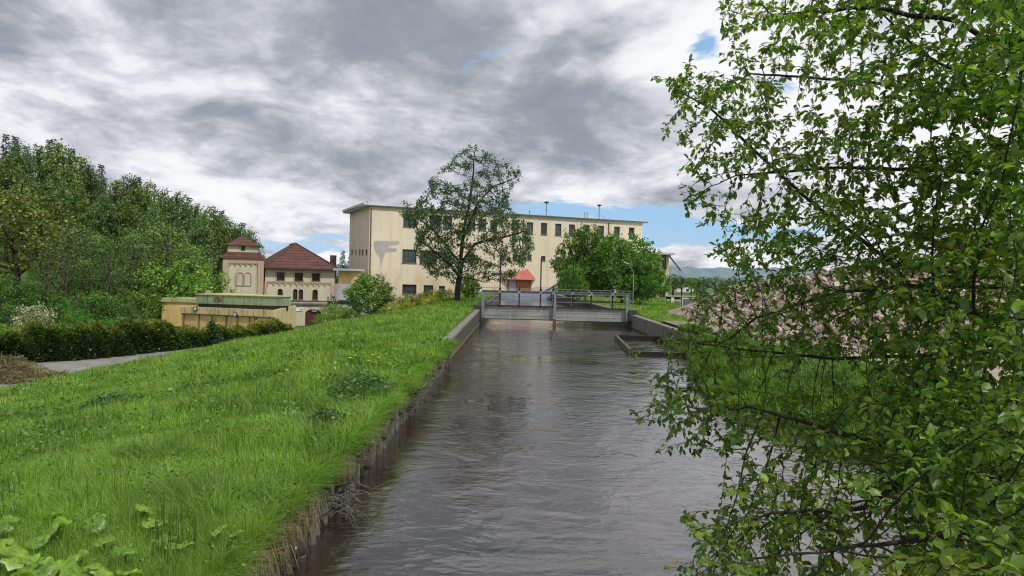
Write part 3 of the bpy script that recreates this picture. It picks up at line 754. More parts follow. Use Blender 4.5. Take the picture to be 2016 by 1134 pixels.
for k, (px, py, Y, tint) in enumerate([(150, 430, 100, (.95, 1.1, 1.1)), (120, 480, 92, (.85, .95, 1.0)), (205, 450, 105, (1.1, 1.2, .8)), (250, 445, 100, (.85, 1.0, .9)),
                               (315, 418, 104, (1.3, 1.35, 1.15)), (290, 470, 96, (1.05, 1.1, .8)), (370, 470, 98, (1.15, 1.25, 1.05)), (415, 470, 108, (1.15, 1.2, 1.1)),
                               (180, 500, 88, (.8, .95, .7)), (240, 520, 90, (.85, 1.1, .8))]):
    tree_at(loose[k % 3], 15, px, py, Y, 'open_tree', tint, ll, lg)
for px, py, Y in ((245, 333, 150), (300, 345, 146), (408, 402, 140), (488, 440, 138), (130, 285, 152), (350, 372, 144), (455, 424, 140), (182, 318, 150), (275, 342, 148)):
    tree_at(sparse[px % 2], 16, px, py, Y, 'sparse_tree', (.7, .75, .65), 'thin-crowned tree whose sparse top stands against the sky on the ridge', 'sparse trees on the ridge', wmul=.8)
tree_at(loose[1], 15, 35, 345, 84, 'maple_tree', (1.3, 1.02, .62), 'big yellowish maple with visible dark limbs at the left edge', rz=1.0, wmul=1.15)
tree_at(loose[2], 15, -60, 330, 88, 'maple_tree', (1.2, 1.0, .65), 'yellow-green maple cut off by the left frame edge', rz=2.0)
for px, py, Y in ((130, 440, 84), (95, 470, 80), (265, 455, 92), (330, 440, 96), (215, 480, 86)):
    tree_at(sparse[px % 2], 16, px, py, Y, 'bare_limbed_tree', (1.0, 1.0, .85), 'half leafless tree with dark limbs showing at the foot of the hillside', 'half leafless trees')
tree_at(under[0], 8, 340, 495, 92, 'leafy_tree', (1.6, 1.55, 1.3), 'round light green tree left of the square tower', wmul=1.2)
tree_at(under[1], 8, 400, 510, 96, 'leafy_tree', (1.5, 1.5, 1.3), 'pale leafy tree touching the left wall of the square tower', wmul=1.1)
ug = 'bushes behind the hedge'; ul = 'mid green undergrowth bush behind the clipped hedge'
for k, (px, py, Y) in enumerate([(20, 590, 70), (190, 560, 76), (150, 600, 72), (235, 580, 78), (275, 560, 86), (262, 600, 78), (325, 565, 104), (10, 530, 80), (100, 560, 80), (60, 550, 86), (380, 560, 110), (230, 545, 90), (225, 615, 68), (0, 560, 96), (40, 575, 98), (85, 560, 100), (-30, 560, 90), (120, 555, 104), (25, 520, 112), (70, 520, 116), (160, 530, 110), (210, 520, 112), (300, 530, 112), (350, 535, 116)]):
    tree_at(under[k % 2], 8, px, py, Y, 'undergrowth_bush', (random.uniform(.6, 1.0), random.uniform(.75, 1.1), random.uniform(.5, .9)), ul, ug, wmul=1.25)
bl = tree_mesh(61, 5, (2.3, 2.0, 2.7), 240, .17, 16, .16, .07, .15, .3, 'blossom', kill=.4, nthr=2, tipr=.012)
tree_at(bl, 4.7, 68, 592, 62, 'blossoming_bush', (1, 1, .9), 'rounded bush with cream blossom behind the hedge at left')
tree_at(under[0], 8, 15, 650, 58, 'leafy_bush', (1.6, 1.7, .9), 'bright yellow-green bush at the left frame edge behind the hedge')
for px, py, Y, lab in ((675, 492, 190, 'dark spruce between the tiled roof and the cream building'), (655, 505, 195, 'shorter dark spruce just right of the tiled roof'), (690, 500, 185, 'dark spruce touching the left corner of the cream building'), (640, 520, 196, 'lowest dark spruce behind the hipped roof edge')):
    tree_at(spruces[1], 20, px, py, Y, 'spruce_tree', (.9, .9, .9), lab, wmul=1.3)
for k, (px, py, Y) in enumerate(((1326, 536, 150), (1342, 545, 175), (1362, 548, 190), (1385, 546, 170), (1410, 550, 150), (1445, 552, 160), (1480, 556, 170), (1520, 552, 150), (1300, 540, 170))):
    tree_at(loose[k % 3], 15, px, py, Y, 'background_tree', (.75, .95, .85), 'dark green tree in the row beyond the loading canopy', 'trees beyond the canopy', wmul=1.9)

# ------------------------------------------------------------------ hedge
def hedge():
    rg = np.random.default_rng(5)
    # path of hedge: points (x,y), width, height
    path = np.array([(-58, 42), (-44, 45), (-35, 48.5), (-30.5, 53), (-28, 60), (-25.3, 70), (-23.8, 78)], float)
    seg = np.r_[0, np.cumsum(np.linalg.norm(np.diff(path, axis=0), axis=1))]; Ln = seg[-1]
    def pos(s): return np.c_[np.interp(s, seg, path[:, 0]), np.interp(s, seg, path[:, 1])]
    def hh(s): return 2.15 + .35 * np.sin(s * .55 + 1) * np.sin(s * .21) + .22 * np.sin(s * 1.9) + .12 * np.sin(s * 4.7) - .75 * sstep(32, 44, s) + .2 - .35 * sstep(40, 50, s)
    e = empty('hedge', (path[2][0], path[2][1], gz(*path[2])), 0, 'long dark evergreen hedge with yellowish top coloured as if sunlit beside the path', 'hedge')
    ox, oy, oz = e.location
    # inner mass
    n = 120; ss = np.linspace(0, Ln, n); pc = pos(ss); tg = np.gradient(pc, axis=0); tg /= np.linalg.norm(tg, axis=1)[:, None]; nr = np.c_[-tg[:, 1], tg[:, 0]]
    prof = [(-.62, 0), (-.72, .5), (-.5, .86), (0, .93), (.5, .86), (.72, .5), (.62, 0)]
    V_ = []
    for i in range(n):
        z0 = gz(*pc[i]); h = hh(ss[i])
        for a, b_ in prof: V_.append((pc[i, 0] + nr[i, 0] * a * .78 - ox, pc[i, 1] + nr[i, 1] * a * .78 - oy, z0 - .05 + b_ * h * .9 - oz))
    F_ = [(i * 7 + k, i * 7 + k + 1, (i + 1) * 7 + k + 1, (i + 1) * 7 + k) for i in range(n - 1) for k in range(6)]
    mesh_obj('branches', V_, F_, None, M['hedge_core'], e, True)
    m = 95000; s = rg.uniform(0, Ln, m); pc = pos(s); p2 = pos(s + .05); t_ = p2 - pc; t_ /= np.linalg.norm(t_, axis=1)[:, None] + 1e-9; nr = np.c_[-t_[:, 1], t_[:, 0]]
    u = rg.uniform(0, 1, m) * 6; pr = np.array(prof); k = np.minimum(u.astype(int), 5); fr = (u - k)[:, None]
    q = pr[k] * (1 - fr) + pr[k + 1] * fr
    bulge = 1 + .28 * np.sin(s * 2.2 + q[:, 1] * 4) * np.sin(s * .9) + .12 * np.sin(s * 6 + q[:, 1] * 9) + rg.normal(0, .06, m)
    h = hh(s); X = pc + nr * (q[:, :1] * bulge[:, None]); Z = ground_z(pc[:, 0], pc[:, 1]) + q[:, 1] * h * (1 + .05 * rg.normal(size=m)) + .03
    P = np.c_[X[:, 0] - ox, X[:, 1] - oy, Z - oz]
    out = np.c_[nr * q[:, :1] * 1.5, .8 * q[:, 1]] + rg.normal(0, .5, (m, 3))
    var = np.clip(.10 + .75 * np.clip(q[:, 1] - .55, 0, 1) * 1.9 + rg.normal(0, .12, m) + .18 * (bulge - 1) * 2 + .22 * sstep(32, 45, s), 0, 1)  # sunlit top and dark sides painted into the leaf colour by height
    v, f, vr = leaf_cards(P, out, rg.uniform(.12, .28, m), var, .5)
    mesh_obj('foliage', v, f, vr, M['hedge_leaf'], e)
hedge()
cz = spruce_mesh(77, 3.4, .75)
p = at(432, 690, 58)
cone_b = tree_mesh(78, 3.4, (.85, 1.7, 1.8), 200, .14, 22, .14, .06, .2, .2, 'bush_leaf', shape='cone', kill=.25, nthr=2.2, tipr=.01, infl=2)
o = tree_at(cone_b, 3.4, 420, 624, 55, 'dwarf_conifer', (.16, .34, .24), 'dark green cone-shaped conifer rising out of the hedge', wmul=1.7)

# heap of cut dry vegetation beside the path
rg = np.random.default_rng(3); n = 9000
c0 = np.array([-28.6, 42.3]); a = rg.uniform(0, 6.28, n); rr_ = np.sqrt(rg.uniform(0, 1, n))
x = c0[0] + np.cos(a) * rr_ * 3.5; y = c0[1] + np.sin(a) * rr_ * 1.7
z = ground_z(x, y) + (1 - rr_ ** 2) * 1.15 * (1 + .25 * np.sin(x * 1.7)) * rg.uniform(.4, 1, n)
v, f, vr = leaf_cards(np.c_[x, y, z], np.c_[rg.normal(0, 1, (n, 2)), rg.normal(.1, .3, n)], rg.uniform(.2, .5, n), np.clip(rg.normal(.4, .25, n) + .45 * (x > -27.0), 0, 1), .12)
e = empty('brushwood_heap', (c0[0], c0[1], gz(*c0)), 0, 'low heap of brown cut brushwood beside the path', 'heap')
mesh_obj('cuttings', v - np.array(e.location), f, vr, M['heap_grass'], e)
mv = []; mf = []
for i_ in range(9):
    for j_ in range(24):
        r1 = i_ / 8; t = j_ / 24 * 6.283; mv.append((math.cos(t) * r1 * 3.4, math.sin(t) * r1 * 1.6, (1 - r1 ** 2) * .9 * (1 + .2 * math.sin(t * 3)) - .05))
for i_ in range(8):
    for j_ in range(24): mf.append((i_ * 24 + j_, i_ * 24 + (j_ + 1) % 24, (i_ + 1) * 24 + (j_ + 1) % 24, (i_ + 1) * 24 + j_))
mesh_obj('core', mv, mf, np.full(len(mf), .3), M['heap_grass'], e, True)

# ------------------------------------------------------------------ canal walls
def wallrun(name, label, side, Y0, Y1, top, thick, base_mat, cop_mat, n=14, algae=True):
    e = empty(name, (float(side((Y0 + Y1) / 2)), (Y0 + Y1) / 2, 0), 0, label, 'wall'); ox, oy, _ = e.location
    sgn = -1 if side is xl else 1
    b = MB(); cp = MB(); al = MB()
    ys_ = np.linspace(Y0, Y1, n)
    for y0, y1 in zip(ys_[:-1], ys_[1:]):
        x0, x1 = float(side(y0)), float(side(y1))
        def q(x, y, z): return (x - ox, y - oy, z)
        z0 = np.interp(y0, [Y0, Y1], top); z1 = np.interp(y1, [Y0, Y1], top)
        g_ = .004
        b.add([q(x0, y0 + g_, -1), q(x1, y1, -1), q(x1 + sgn * thick, y1, -1), q(x0 + sgn * thick, y0 + g_, -1), q(x0, y0 + g_, z0 - .12), q(x1, y1, z1 - .12), q(x1 + sgn * thick, y1, z1 - .12), q(x0 + sgn * thick, y0 + g_, z0 - .12)],
              [(0, 3, 2, 1), (4, 5, 6, 7), (0, 1, 5, 4), (1, 2, 6, 5), (2, 3, 7, 6), (3, 0, 4, 7)])
        w0 = -sgn * .03; w1 = sgn * (thick + .02)
        cp.add([q(x0 + w0, y0 + g_, z0 - .118), q(x1 + w0, y1, z1 - .118), q(x1 + w1, y1, z1 - .118), q(x0 + w1, y0 + g_, z0 - .118), q(x0 + w0, y0 + g_, z0), q(x1 + w0, y1, z1), q(x1 + w1, y1, z1), q(x0 + w1, y0 + g_, z0)],
              [(0, 3, 2, 1), (4, 5, 6, 7), (0, 1, 5, 4), (1, 2, 6, 5), (2, 3, 7, 6), (3, 0, 4, 7)])
        s_ = -sgn
        if algae: al.add([q(x0, y0, .02), q(x1, y1, .02), q(x1 + s_ * .05, y1, .02), q(x0 + s_ * .05, y0, .02), q(x0, y0, .10), q(x1, y1, .10), q(x1 + s_ * .035, y1, .09), q(x0 + s_ * .035, y0, .09)],
               [(4, 5, 6, 7), (3, 2, 6, 7)])
    b.build('wall_body', base_mat, e); cp.build('coping', cop_mat, e)
    if algae: al.build('algae_line', M['algae'], e)
    return e
wallrun('concrete_wall', 'mossy concrete canal wall along the left bank before the gate', xl, 31, 56.0, (.86, 1.12), .30, M['old_concrete'], M['coping'])
wallrun('concrete_wall', 'grey concrete canal wall on the right before the gate', xr, 38, 56.0, (.92, .98), .42, M['concrete'], M['coping'])
wallrun('channel_wall', 'dark brown left wall of the channel behind the gate', xl, 58.6, 128.3, (1.15, 1.25), .4, M['timber'], M['timber'], algae=False)
wallrun('channel_wall', 'black stained right wall of the channel behind the gate', xr, 58.6, 128.3, (1.08, 1.15), .4, M['dark_concrete'], M['coping'], algae=False)
# timber pile wall, left near
e = empty('pile_wall', (-2.6, 16, 0), 0, 'row of weathered posts holding up the left grass bank', 'pile wall')
pk = MB()
for y0 in np.arange(-6, 31, 1.0):
    zt = .50 + .04 * math.sin(y0)
    pk.box((float(xl(y0)) - .06 + 2.6, y0 + .5 - 16, zt / 2 - .5), (.06, .992, zt + 1.0))
pk.build('plank_backing', M['wet'], e)
rg = np.random.default_rng(12)
for y0 in np.arange(3.6, 30.9, .42):
    y0 = y0 + rg.normal(0, .04); zt = .52 + rg.normal(0, .04); tl = rg.normal(0, .03); tx = rg.normal(0.0, .02)
    b = MB(); x0 = float(xl(y0)) + .055
    b.bar((x0 + 2.6, y0 - 16, -.9), (x0 + tx + 2.6, y0 - 16 + tl, zt), .13, .11, n=8, w2=.115)
    b.build('post', M['pile'], e)
# dead brush at the water edge
b = MB(); rg = np.random.default_rng(21)
for _ in range(26):
    p = np.array([-2.45, rg.uniform(9.6, 11.0), rg.uniform(.1, .5)]); d = np.array([rg.uniform(.3, 1), rg.uniform(-.8, .4), rg.uniform(-.1, .6)]); d /= np.linalg.norm(d)
    rad = rg.uniform(.006, .014)
    for k in range(rg.integers(5, 9)):
        q = p + d * .11; b.bar(p, q, rad * 2, n=5, w2=rad * 1.7); p = q; rad *= .86
        d = d + rg.normal(0, .28, 3) + np.array([0, 0, -.16]); d /= np.linalg.norm(d)
        if p[2] < .03: break
b2 = b.build('driftwood_twigs', M['pile']); tag(b2, 'bare bleached twigs caught against the piles over the water', 'twigs', kind='stuff')
b = MB()
for _ in range(60):
    p = np.array([-2.5, rg.uniform(17, 21.5), rg.uniform(.3, .6)]); d = np.array([1, rg.uniform(-.9, .5), rg.uniform(-.2, .4)]); d /= np.linalg.norm(d); rad = rg.uniform(.005, .011)
    for k in range(6):
        q = p + d * .10; b.bar(p, q, rad * 2, n=4, w2=rad * 1.6); p = q; rad *= .85
        d = d + rg.normal(0, .2, 3) + np.array([0, 0, -.12]); d /= np.linalg.norm(d)
        if p[2] < .03: break
tag(b.build('bare_twigs', M['pile']), 'tangle of dry roots over the middle of the pile row', 'twigs', kind='stuff')
# shallow basin frame on right
e = empty('basin_frame', (7.5, 40, 0), 0, 'dark wet plank frame around a small side basin by the right wall', 'basin')
def fr(a, b_, h, w_, z): m = MB(); m.bar((a[0] - 7.5, a[1] - 40, z), (b_[0] - 7.5, b_[1] - 40, z), w_, h); return m
fr((6.35, 44.7), (5.75, 35.4), .34, .16, .1).build('side_board', M['timber'], e)
fr((6.45, 44.7), (9.0, 44.2), .34, .16, .1).build('back_board', M['wet'], e)
fr((5.85, 35.3), (8.7, 35.0), .26, .18, .06).build('front_board', M['wet'], e)

# ------------------------------------------------------------------ sluice gate
YG = 56.6
e = empty('sluice_gate', (3.4, YG, 0), 0, 'galvanised double sluice gate with lifted panels and walkway across the canal', 'sluice gate')
def gp(px, py, Y=YG): q = at(px, py, Y); return np.array([q[0] - 3.4, Y - YG, q[2]])
xL, xC, xR = gp(951, 600)[0], gp(1092, 600)[0], gp(1234, 600)[0]
for nm, x_, mat in (('post', xL, 'galv'), ('post', xC, 'galv'), ('post', xR, 'galv')):
    b = MB()
    zt = 2.42
    b.box((x_, 0, (zt + .5) / 2), (.20, .05, zt - .5)); b.box((x_, -.12, (zt + .5) / 2), (.05, .19, zt - .5)); b.box((x_, -.24, (zt + .5) / 2), (.20, .05, zt - .5))
    b.build(nm, M[mat], e)
for x_, mt in ((xL, 'dark_concrete'), (xC, 'rust'), (xR, 'dark_concrete')):
    b = MB(); b.box((x_, -.12, -.25), (.23, .31, 1.5)); b.build('post_foot', M[mt], e)
b = MB(); zb = 2.5
b.box(((xL + xR) / 2, -.12, zb + .09), (xR - xL + .26, .28, .03)); b.box(((xL + xR) / 2, -.10, zb), (xR - xL + .24, .04, .15)); b.box(((xL + xR) / 2, -.12, zb - .09), (xR - xL + .26, .28, .03))
b.build('crossbeam', M['galv'], e)
for x0, x1, z0, z1 in ((xL + .12, xC - .12, .38, 1.42), (xC + .12, xR - .12, .34, 1.37)):
    b = MB(); b.box(((x0 + x1) / 2, 0.05, (z0 + z1) / 2), (x1 - x0, .12, z1 - z0))
    o = b.build('lift_panel', M['gate'], e)
    b = MB()
    for zz_ in (z1 + .03,): b.box(((x0 + x1) / 2, 0.0, zz_), (x1 - x0, .3, .055))
    b.box(((x0 + x1) / 2, -.03, z0 + .03), (x1 - x0, .05, .06))
    b.build('panel_rail', M['black_steel'], e)
    for fz in (.3, .62):
        b = MB(); b.box(((x0 + x1) / 2, -.018, z0 + (z1 - z0) * fz), (x1 - x0 - .02, .014, .02)); b.build('panel_rib', M['galv'], e)
for px, top in ((984, 505), (1063.7, 507), (1127, 509), (1205.5, 511), (1022, 564), (1163.6, 568), (1089, 563)):
    q = gp(px, 590); tz = gp(px, top)[2]
    b = MB(); b.bar((q[0], -.12, 1.35), (q[0], -.12, tz), .10, n=8); b.build('spindle', M['black_steel'], e)
    b = MB(); b.bar((q[0], -.12, zb + .1), (q[0], -.12, zb + .30), .17, n=10); b.build('spindle_nut', M['black_steel'], e)
    b = MB(); b.box((q[0], -.125, zb), (.22, .30, .22)); b.build('bearing_plate', M['galv'], e)
# walkway behind
b = MB(); b.box(((xL + xR) / 2, 1.0, 1.32), (xR - xL + 2.0, .9, .08)); b.build('walkway_deck', M['galv'], e)
for yy in (1.42,):
    r = empty('railing', (0, 0, 0)); r.parent = e
    mb = MB(); x0, x1 = xL - .7, xR + .45
    for zz_ in (2.72, 2.1, 1.72): mb.bar((x0, yy, zz_ + .05), (x1, yy, zz_ + .02), .036, n=6)
    mb.build('handrail', M['galv'], r)
    for k in range(9):
        m2 = MB(); xx = x0 + (x1 - x0) * k / 8; m2.bar((xx, yy, 1.3), (xx, yy, 2.76), .042, n=6); m2.build('upright', M['galv'], r)
for x0, x1, z0, z1 in ((xL - .95, xL - .16, -1, 1.42), (xR + .14, xR + .72, -1, 1.35)):
    b = MB(); b.box(((x0 + x1) / 2, .55, (z0 + z1) / 2), (x1 - x0, 1.9, z1 - z0)); b.build('abutment', M['dark_concrete'], e)

# ------------------------------------------------------------------ generic wall with openings
def wall_open(o, u, up, W, z0, z1, rects, depth, nrm_in):
    """o: origin (z=0), u: unit dir; rects (u0,u1,z0,z1[,arch]); returns MB of wall skin with reveals"""
    b = MB(); u = np.array(u); ni = np.array(nrm_in)
    us = sorted(set([0, W] + [r[0] for r in rects] + [r[1] for r in rects])); zs = sorted(set([z0, z1] + [r[2] for r in rects] + [r[3] for r in rects]))
    def P(a, z, d=0): return np.array(o) + u * a + ni * d + np.array([0, 0, z])
    for i in range(len(us) - 1):
        for j in range(len(zs) - 1):
            ca, cz_ = (us[i] + us[i + 1]) / 2, (zs[j] + zs[j + 1]) / 2
            if any(r[0] < ca < r[1] and r[2] < cz_ < r[3] for r in rects): continue
            b.add([P(us[i], zs[j]), P(us[i + 1], zs[j]), P(us[i + 1], zs[j + 1]), P(us[i], zs[j + 1])], [(0, 1, 2, 3)])
    for r in rects:
        a0, a1, b0, b1 = r[:4]
        b.add([P(a0, b0), P(a1, b0), P(a1, b1), P(a0, b1), P(a0, b0, depth), P(a1, b0, depth), P(a1, b1, depth), P(a0, b1, depth)],
              [(0, 4, 5, 1), (1, 5, 6, 2), (2, 6, 7, 3), (3, 7, 4, 0)])
        if len(r) > 4 and r[4]:      # arched head: spandrels
            rad = (a1 - a0) / 2; cx_ = (a0 + a1) / 2; zc_ = b1 - rad * r[4]; n = 8
            for sgn in (-1, 1):
                pts = [P(cx_ + sgn * rad, b1, -.002)]
                for k in range(n + 1):
                    t = k / n * math.pi / 2; pts.append(P(cx_ + sgn * rad * math.cos(t), zc_ + rad * r[4] * math.sin(t), -.002))
                pts2 = [p_ + ni * depth * .9 for p_ in pts]
                m = len(pts); b.add(pts + pts2, [tuple(range(m))] + [(k, k + 1, m + k + 1, m + k) for k in range(1, m - 1)])
    return b, P
def window(parent, P, r, depth, mull=(2, 2), fm='green_frame', gm='glass', sill=True, fw=.09, ni=None, label=None):
    a0, a1, b0, b1 = r[:4]; g_ = .01
    f = MB()
    def bx(u0, u1, w0, w1, d0, d1, m):
        c = [P(u0, w0, d0), P(u1, w0, d0), P(u1, w0, d1), P(u0, w0, d1), P(u0, w1, d0), P(u1, w1, d0), P(u1, w1, d1), P(u0, w1, d1)]
        m.add(c, [(0, 3, 2, 1), (4, 5, 6, 7), (0, 1, 5, 4), (1, 2, 6, 5), (2, 3, 7, 6), (3, 0, 4, 7)])
    d0, d1 = depth * .62, depth * .80
    bx(a0 + g_, a0 + fw, b0 + g_, b1 - g_, d0, d1, f); bx(a1 - fw, a1 - g_, b0 + g_, b1 - g_, d0, d1, f)
    bx(a0 + fw, a1 - fw, b0 + g_, b0 + fw, d0, d1, f); bx(a0 + fw, a1 - fw, b1 - fw, b1 - g_, d0, d1, f)
    nx, nz_ = mull
    for k in range(1, nx):
        c = a0 + (a1 - a0) * k / nx; bx(c - fw * .35, c + fw * .35, b0 + fw, b1 - fw, d0 + .01, d1 - .01, f)
    for k in range(1, nz_):
        c = b0 + (b1 - b0) * k / nz_; bx(a0 + fw, a1 - fw, c - fw * .35, c + fw * .35, d0 + .015, d1 - .015, f)
    w_ = f.build('window', M[fm], parent)
    p_ = MB(); p_.add([P(a0, b0, depth * .9), P(a1, b0, depth * .9), P(a1, b1, depth * .9), P(a0, b1, depth * .9)], [(0, 1, 2, 3)]); p_.build('pane', M[gm], w_)
    if sill:
        s_ = MB(); bx(a0 - .08, a1 + .08, b0 - .10, b0 - .004, -.09, depth * .5, s_); s_.build('sill', M['concrete'], w_)
    if label: w_['label'] = label
    return w_

# ------------------------------------------------------------------ cream factory building
A3 = at(728, 407, 120); B3 = at(1265, 438.3, 140.4)
ztop = (A3[2] + B3[2]) / 2
A2 = np.array([A3[0], A3[1], 0]); B2 = np.array([B3[0], B3[1], 0])
U = B2 - A2; WF = np.linalg.norm(U); U /= WF; NI = np.array([-U[1], U[0], 0])
def fac(px, py):
    d = ray(px, py)
    t = np.dot(A2 - C0, NI) / np.dot(d, NI); p = C0 + d * t
    return np.dot(p - A2, U), p[2]
def frect(x0, y0, x1, y1):      # photo rectangle -> wall coordinates
    c = [fac(x0, y0), fac(x1, y0), fac(x1, y1), fac(x0, y1)]
    return ((c[0][0] + c[3][0]) / 2, (c[1][0] + c[2][0]) / 2, (c[2][1] + c[3][1]) / 2, (c[0][1] + c[1][1]) / 2)
e = empty('factory_building', tuple(A2), 0, 'long three storey cream factory building with flat roof behind the gate', 'building')
OFF = A2.copy()
rects = []; kinds = []
def addw(x0, y0, x1, y1, m=(2, 2), gm='green_glass', lab=None): rects.append(frect(x0, y0, x1, y1)); kinds.append((m, gm, lab))
# top row
addw(794, 421, 817, 447); addw(846, 424, 868, 449); addw(872, 426, 890, 450); addw(921, 430, 936, 453); addw(942, 431, 957, 454); addw(965, 433, 979, 455)
for x0, y0, x1, y1, gm in ((1009, 436, 1021.5, 459, 'green_glass'), (1037, 437.5, 1049.5, 460.5, 'green_glass'), (1065, 438.8, 1077, 462, 'glass'), (1093, 440.5, 1105, 463.5, 'green_glass'), (1120, 441.8, 1132, 464.6, 'glass'),
                       (1150, 443, 1161, 465.5, 'green_glass'), (1178, 444.5, 1189, 467, 'glass'), (1209, 446.3, 1220.3, 468, 'glass'), (1238, 448, 1249, 470, 'dark')):
    addw(x0, y0, x1, y1, (1, 1) if gm != 'glass' else (1, 2), gm)
# middle row
addw(792, 491, 820, 518, (2, 2)); addw(826, 493, 860, 520, (3, 2)); addw(872, 496, 890, 521); addw(922, 500, 935, 512, (1, 1))
for x0 in (984, 1010): addw(x0, 501, x0 + 9, 511.5, (1, 1))
addw(1038.5, 502, 1046.5, 512.5, (1, 1), 'glass'); addw(1065.5, 504, 1073.7, 513.5, (1, 1), 'glass'); addw(1093, 505, 1101, 514.5, (1, 1), 'glass')
# ground row
addw(792, 560, 820, 579, (3, 2), 'glass'); addw(834, 561.5, 853, 581, (2, 2), 'glass'); addw(864, 563, 876, 580, (1, 2), 'green_glass')
zb0 = -4.6
b, Pf = wall_open(A2 - OFF, U, None, WF, zb0, ztop, rects, .28, NI)
# other three walls: left side with its small windows, back, right
SD = np.array([-4.9, 10.0, 0]); SD = SD / np.linalg.norm(SD); WS = 13.2
S0 = A2
def sid(px, py):
    nn = np.array([SD[1], -SD[0], 0]); d = ray(px, py); t = np.dot(S0 - C0, nn) / np.dot(d, nn); p = C0 + d * t; return np.dot(p - S0, SD), p[2]
srects = []
def sw(x0, y0, x1, y1):
    a, b_ = sid(x0, y0), sid(x1, y1); srects.append((min(a[0], b_[0]), max(a[0], b_[0]), b_[1], a[1]))
for x0, x1 in ((691.5, 694), (699, 701.5), (706.5, 709.5), (712, 715.5), (719.5, 723)): sw(x0, 491.5, x1, 503)
for x0, x1 in ((689.8, 692.5), (698.5, 703.5)): sw(x0, 556, x1, 568)
srects = [r for r in srects if r[0] > .2 and r[1] < WS - .1]
SNI = np.array([SD[1], -SD[0], 0])
bs, Ps = wall_open(np.zeros(3), SD, None, WS, zb0, ztop, srects, .22, SNI)
for vv_, ff_ in ((np.vstack(bs.v), bs.f),): b.add(vv_, ff_)
E2 = SD * WS; F2 = U * WF + SD * WS
b.add([E2 + [0, 0, zb0], F2 + [0, 0, zb0], F2 + [0, 0, ztop], E2 + [0, 0, ztop]], [(0, 1, 2, 3)])
Bq = U * WF; b.add([Bq + [0, 0, zb0], F2 + [0, 0, zb0], F2 + [0, 0, ztop], Bq + [0, 0, ztop]], [(0, 1, 2, 3)])
b.build('wall', M['cream'], e)
for r, (m, gm, lab) in zip(rects, kinds): window(e, Pf, r, .28, m, 'green_frame', gm)
for r in srects: window(e, Ps, r, .22, (1, 1), 'green_frame', 'glass', sill=False, fw=.05)
# roof slab: slightly pitched, overhanging, pale soffit edge at left
ov = 1.0
q0 = -U * .9 - NI * .35; q1 = U * (WF + 1.0) - NI * .35; q2 = U * (WF + 1.0) + SD * (WS + .8); q3 = -U * 1.0 + SD * (WS + .9) 
rb = MB(); zt = ztop + .02
rb.prism([q0 + [0, 0, zt], q1 + [0, 0, zt], q2 + [0, 0, zt - .25], q3 + [0, 0, zt - .25]], vec=(0, 0, .16)); roof = rb.build('roof', M['soffit'], e)
rb = MB(); rb.prism([q0 - NI * .1 + [0, 0, zt + .05], q1 - NI * .1 + [0, 0, zt + .05], q2 + [0, 0, zt - .085], q3 + [0, 0, zt - .085]], vec=(0, 0, .15)); rb.build('roof_edge', M['roof_dark'], roof)
rb = MB(); rb.bar(q0 + [0, 0, zt + .40] - U * .1, q3 + [0, 0, zt + .16] - U * .1, .12, .34); rb.build('fascia', M['beige_roof'], roof)
# plaster patch on facade
m_ = MB(); rows = [(474, 738, 783), (475.5, 736.5, 786), (480, 736, 786), (482.5, 736, 781), (483.5, 736, 766), (488, 736.5, 765), (489, 737, 779), (492, 737.5, 782.5), (495.5, 739, 779), (497, 740, 762), (499, 741, 758), (504, 745, 756), (510, 748, 754), (516, 748.8, 753), (526, 750, 751)]
for (y0, a0, a1), (y1, b0, b1) in zip(rows[:-1], rows[1:]):
    m_.add([Pf(*fac(a0, y0), -.012), Pf(*fac(a1, y0), -.012), Pf(*fac(b1, y1), -.012), Pf(*fac(b0, y1), -.012)], [(0, 1, 2, 3)])
o = m_.build('render_patch', M['patch'], e); o['label'] = 'grey bare patch of repaired render'
for pts in ([(1040, 497), (1043, 492), (1045, 498), (1047, 502), (1038.5, 502)], [(1013, 498), (1017, 494), (1019, 501), (1010, 501)]):
    m_ = MB(); m_.add([Pf(*fac(*p_), -.012) for p_ in pts], [tuple(range(len(pts)))]); m_.build('render_patch', M['patch'], e)
for px, y0, y1 in ((731, 409, 555), (1030.5, 430, 523), (1198.5, 437, 460)):
    a_, b_ = fac(px, y0), fac(px, y1); m_ = MB()
    m_.bar(Pf(a_[0], a_[1] - .1, -.12), Pf(a_[0], b_[1], -.12), .13, n=8); o = m_.build('downpipe', M['rust'], e)
    m_ = MB(); 
    for t in (.15, .5, .85): 
        zc_ = a_[1] + (b_[1] - a_[1]) * t; m_.box(Pf(a_[0], zc_, -.08), (.22, .2, .06))
    m_.build('bracket', M['rust'], o)
# horns on the roof
for px, yt, yb in ((1081, 398, 428), (1185.5, 404, 434)):
    a_ = fac(px, yb); t_ = fac(px, yt); base_p = Pf(a_[0], ztop + .1, 1.2) ; H_ = (t_[1] - ztop) * 1.01
    m_ = MB(); m_.bar(base_p, base_p + [0, 0, H_], .16, n=8); ms = m_.build('roof_mast', M['galv'], e)
    m_ = MB(); n = 12; c = base_p + [0, 0, H_]
    ring = lambda r_, z_: [c + [math.cos(k / n * 6.283) * r_, math.sin(k / n * 6.283) * r_, z_] for k in range(n)]
    V_ = ring(.10, -.28) + ring(.46, -.10) + ring(.48, -.04) + ring(.16, .14); F_ = [(j * n + k, j * n + (k + 1) % n, (j + 1) * n + (k + 1) % n, (j + 1) * n + k) for j in range(3) for k in range(n)] + [tuple(range(3 * n, 4 * n))]
    m_.add(V_, F_); m_.build('siren_cap', M['roof_dark'], ms)
    m_ = MB()
    for s_ in (-1, 1): m_.bar(base_p + [0, 0, H_ * .55], base_p + U * s_ * 1.3 + [0, 0, .05], .035, n=4)
    m_.build('guy_wire', M['galv'], ms)
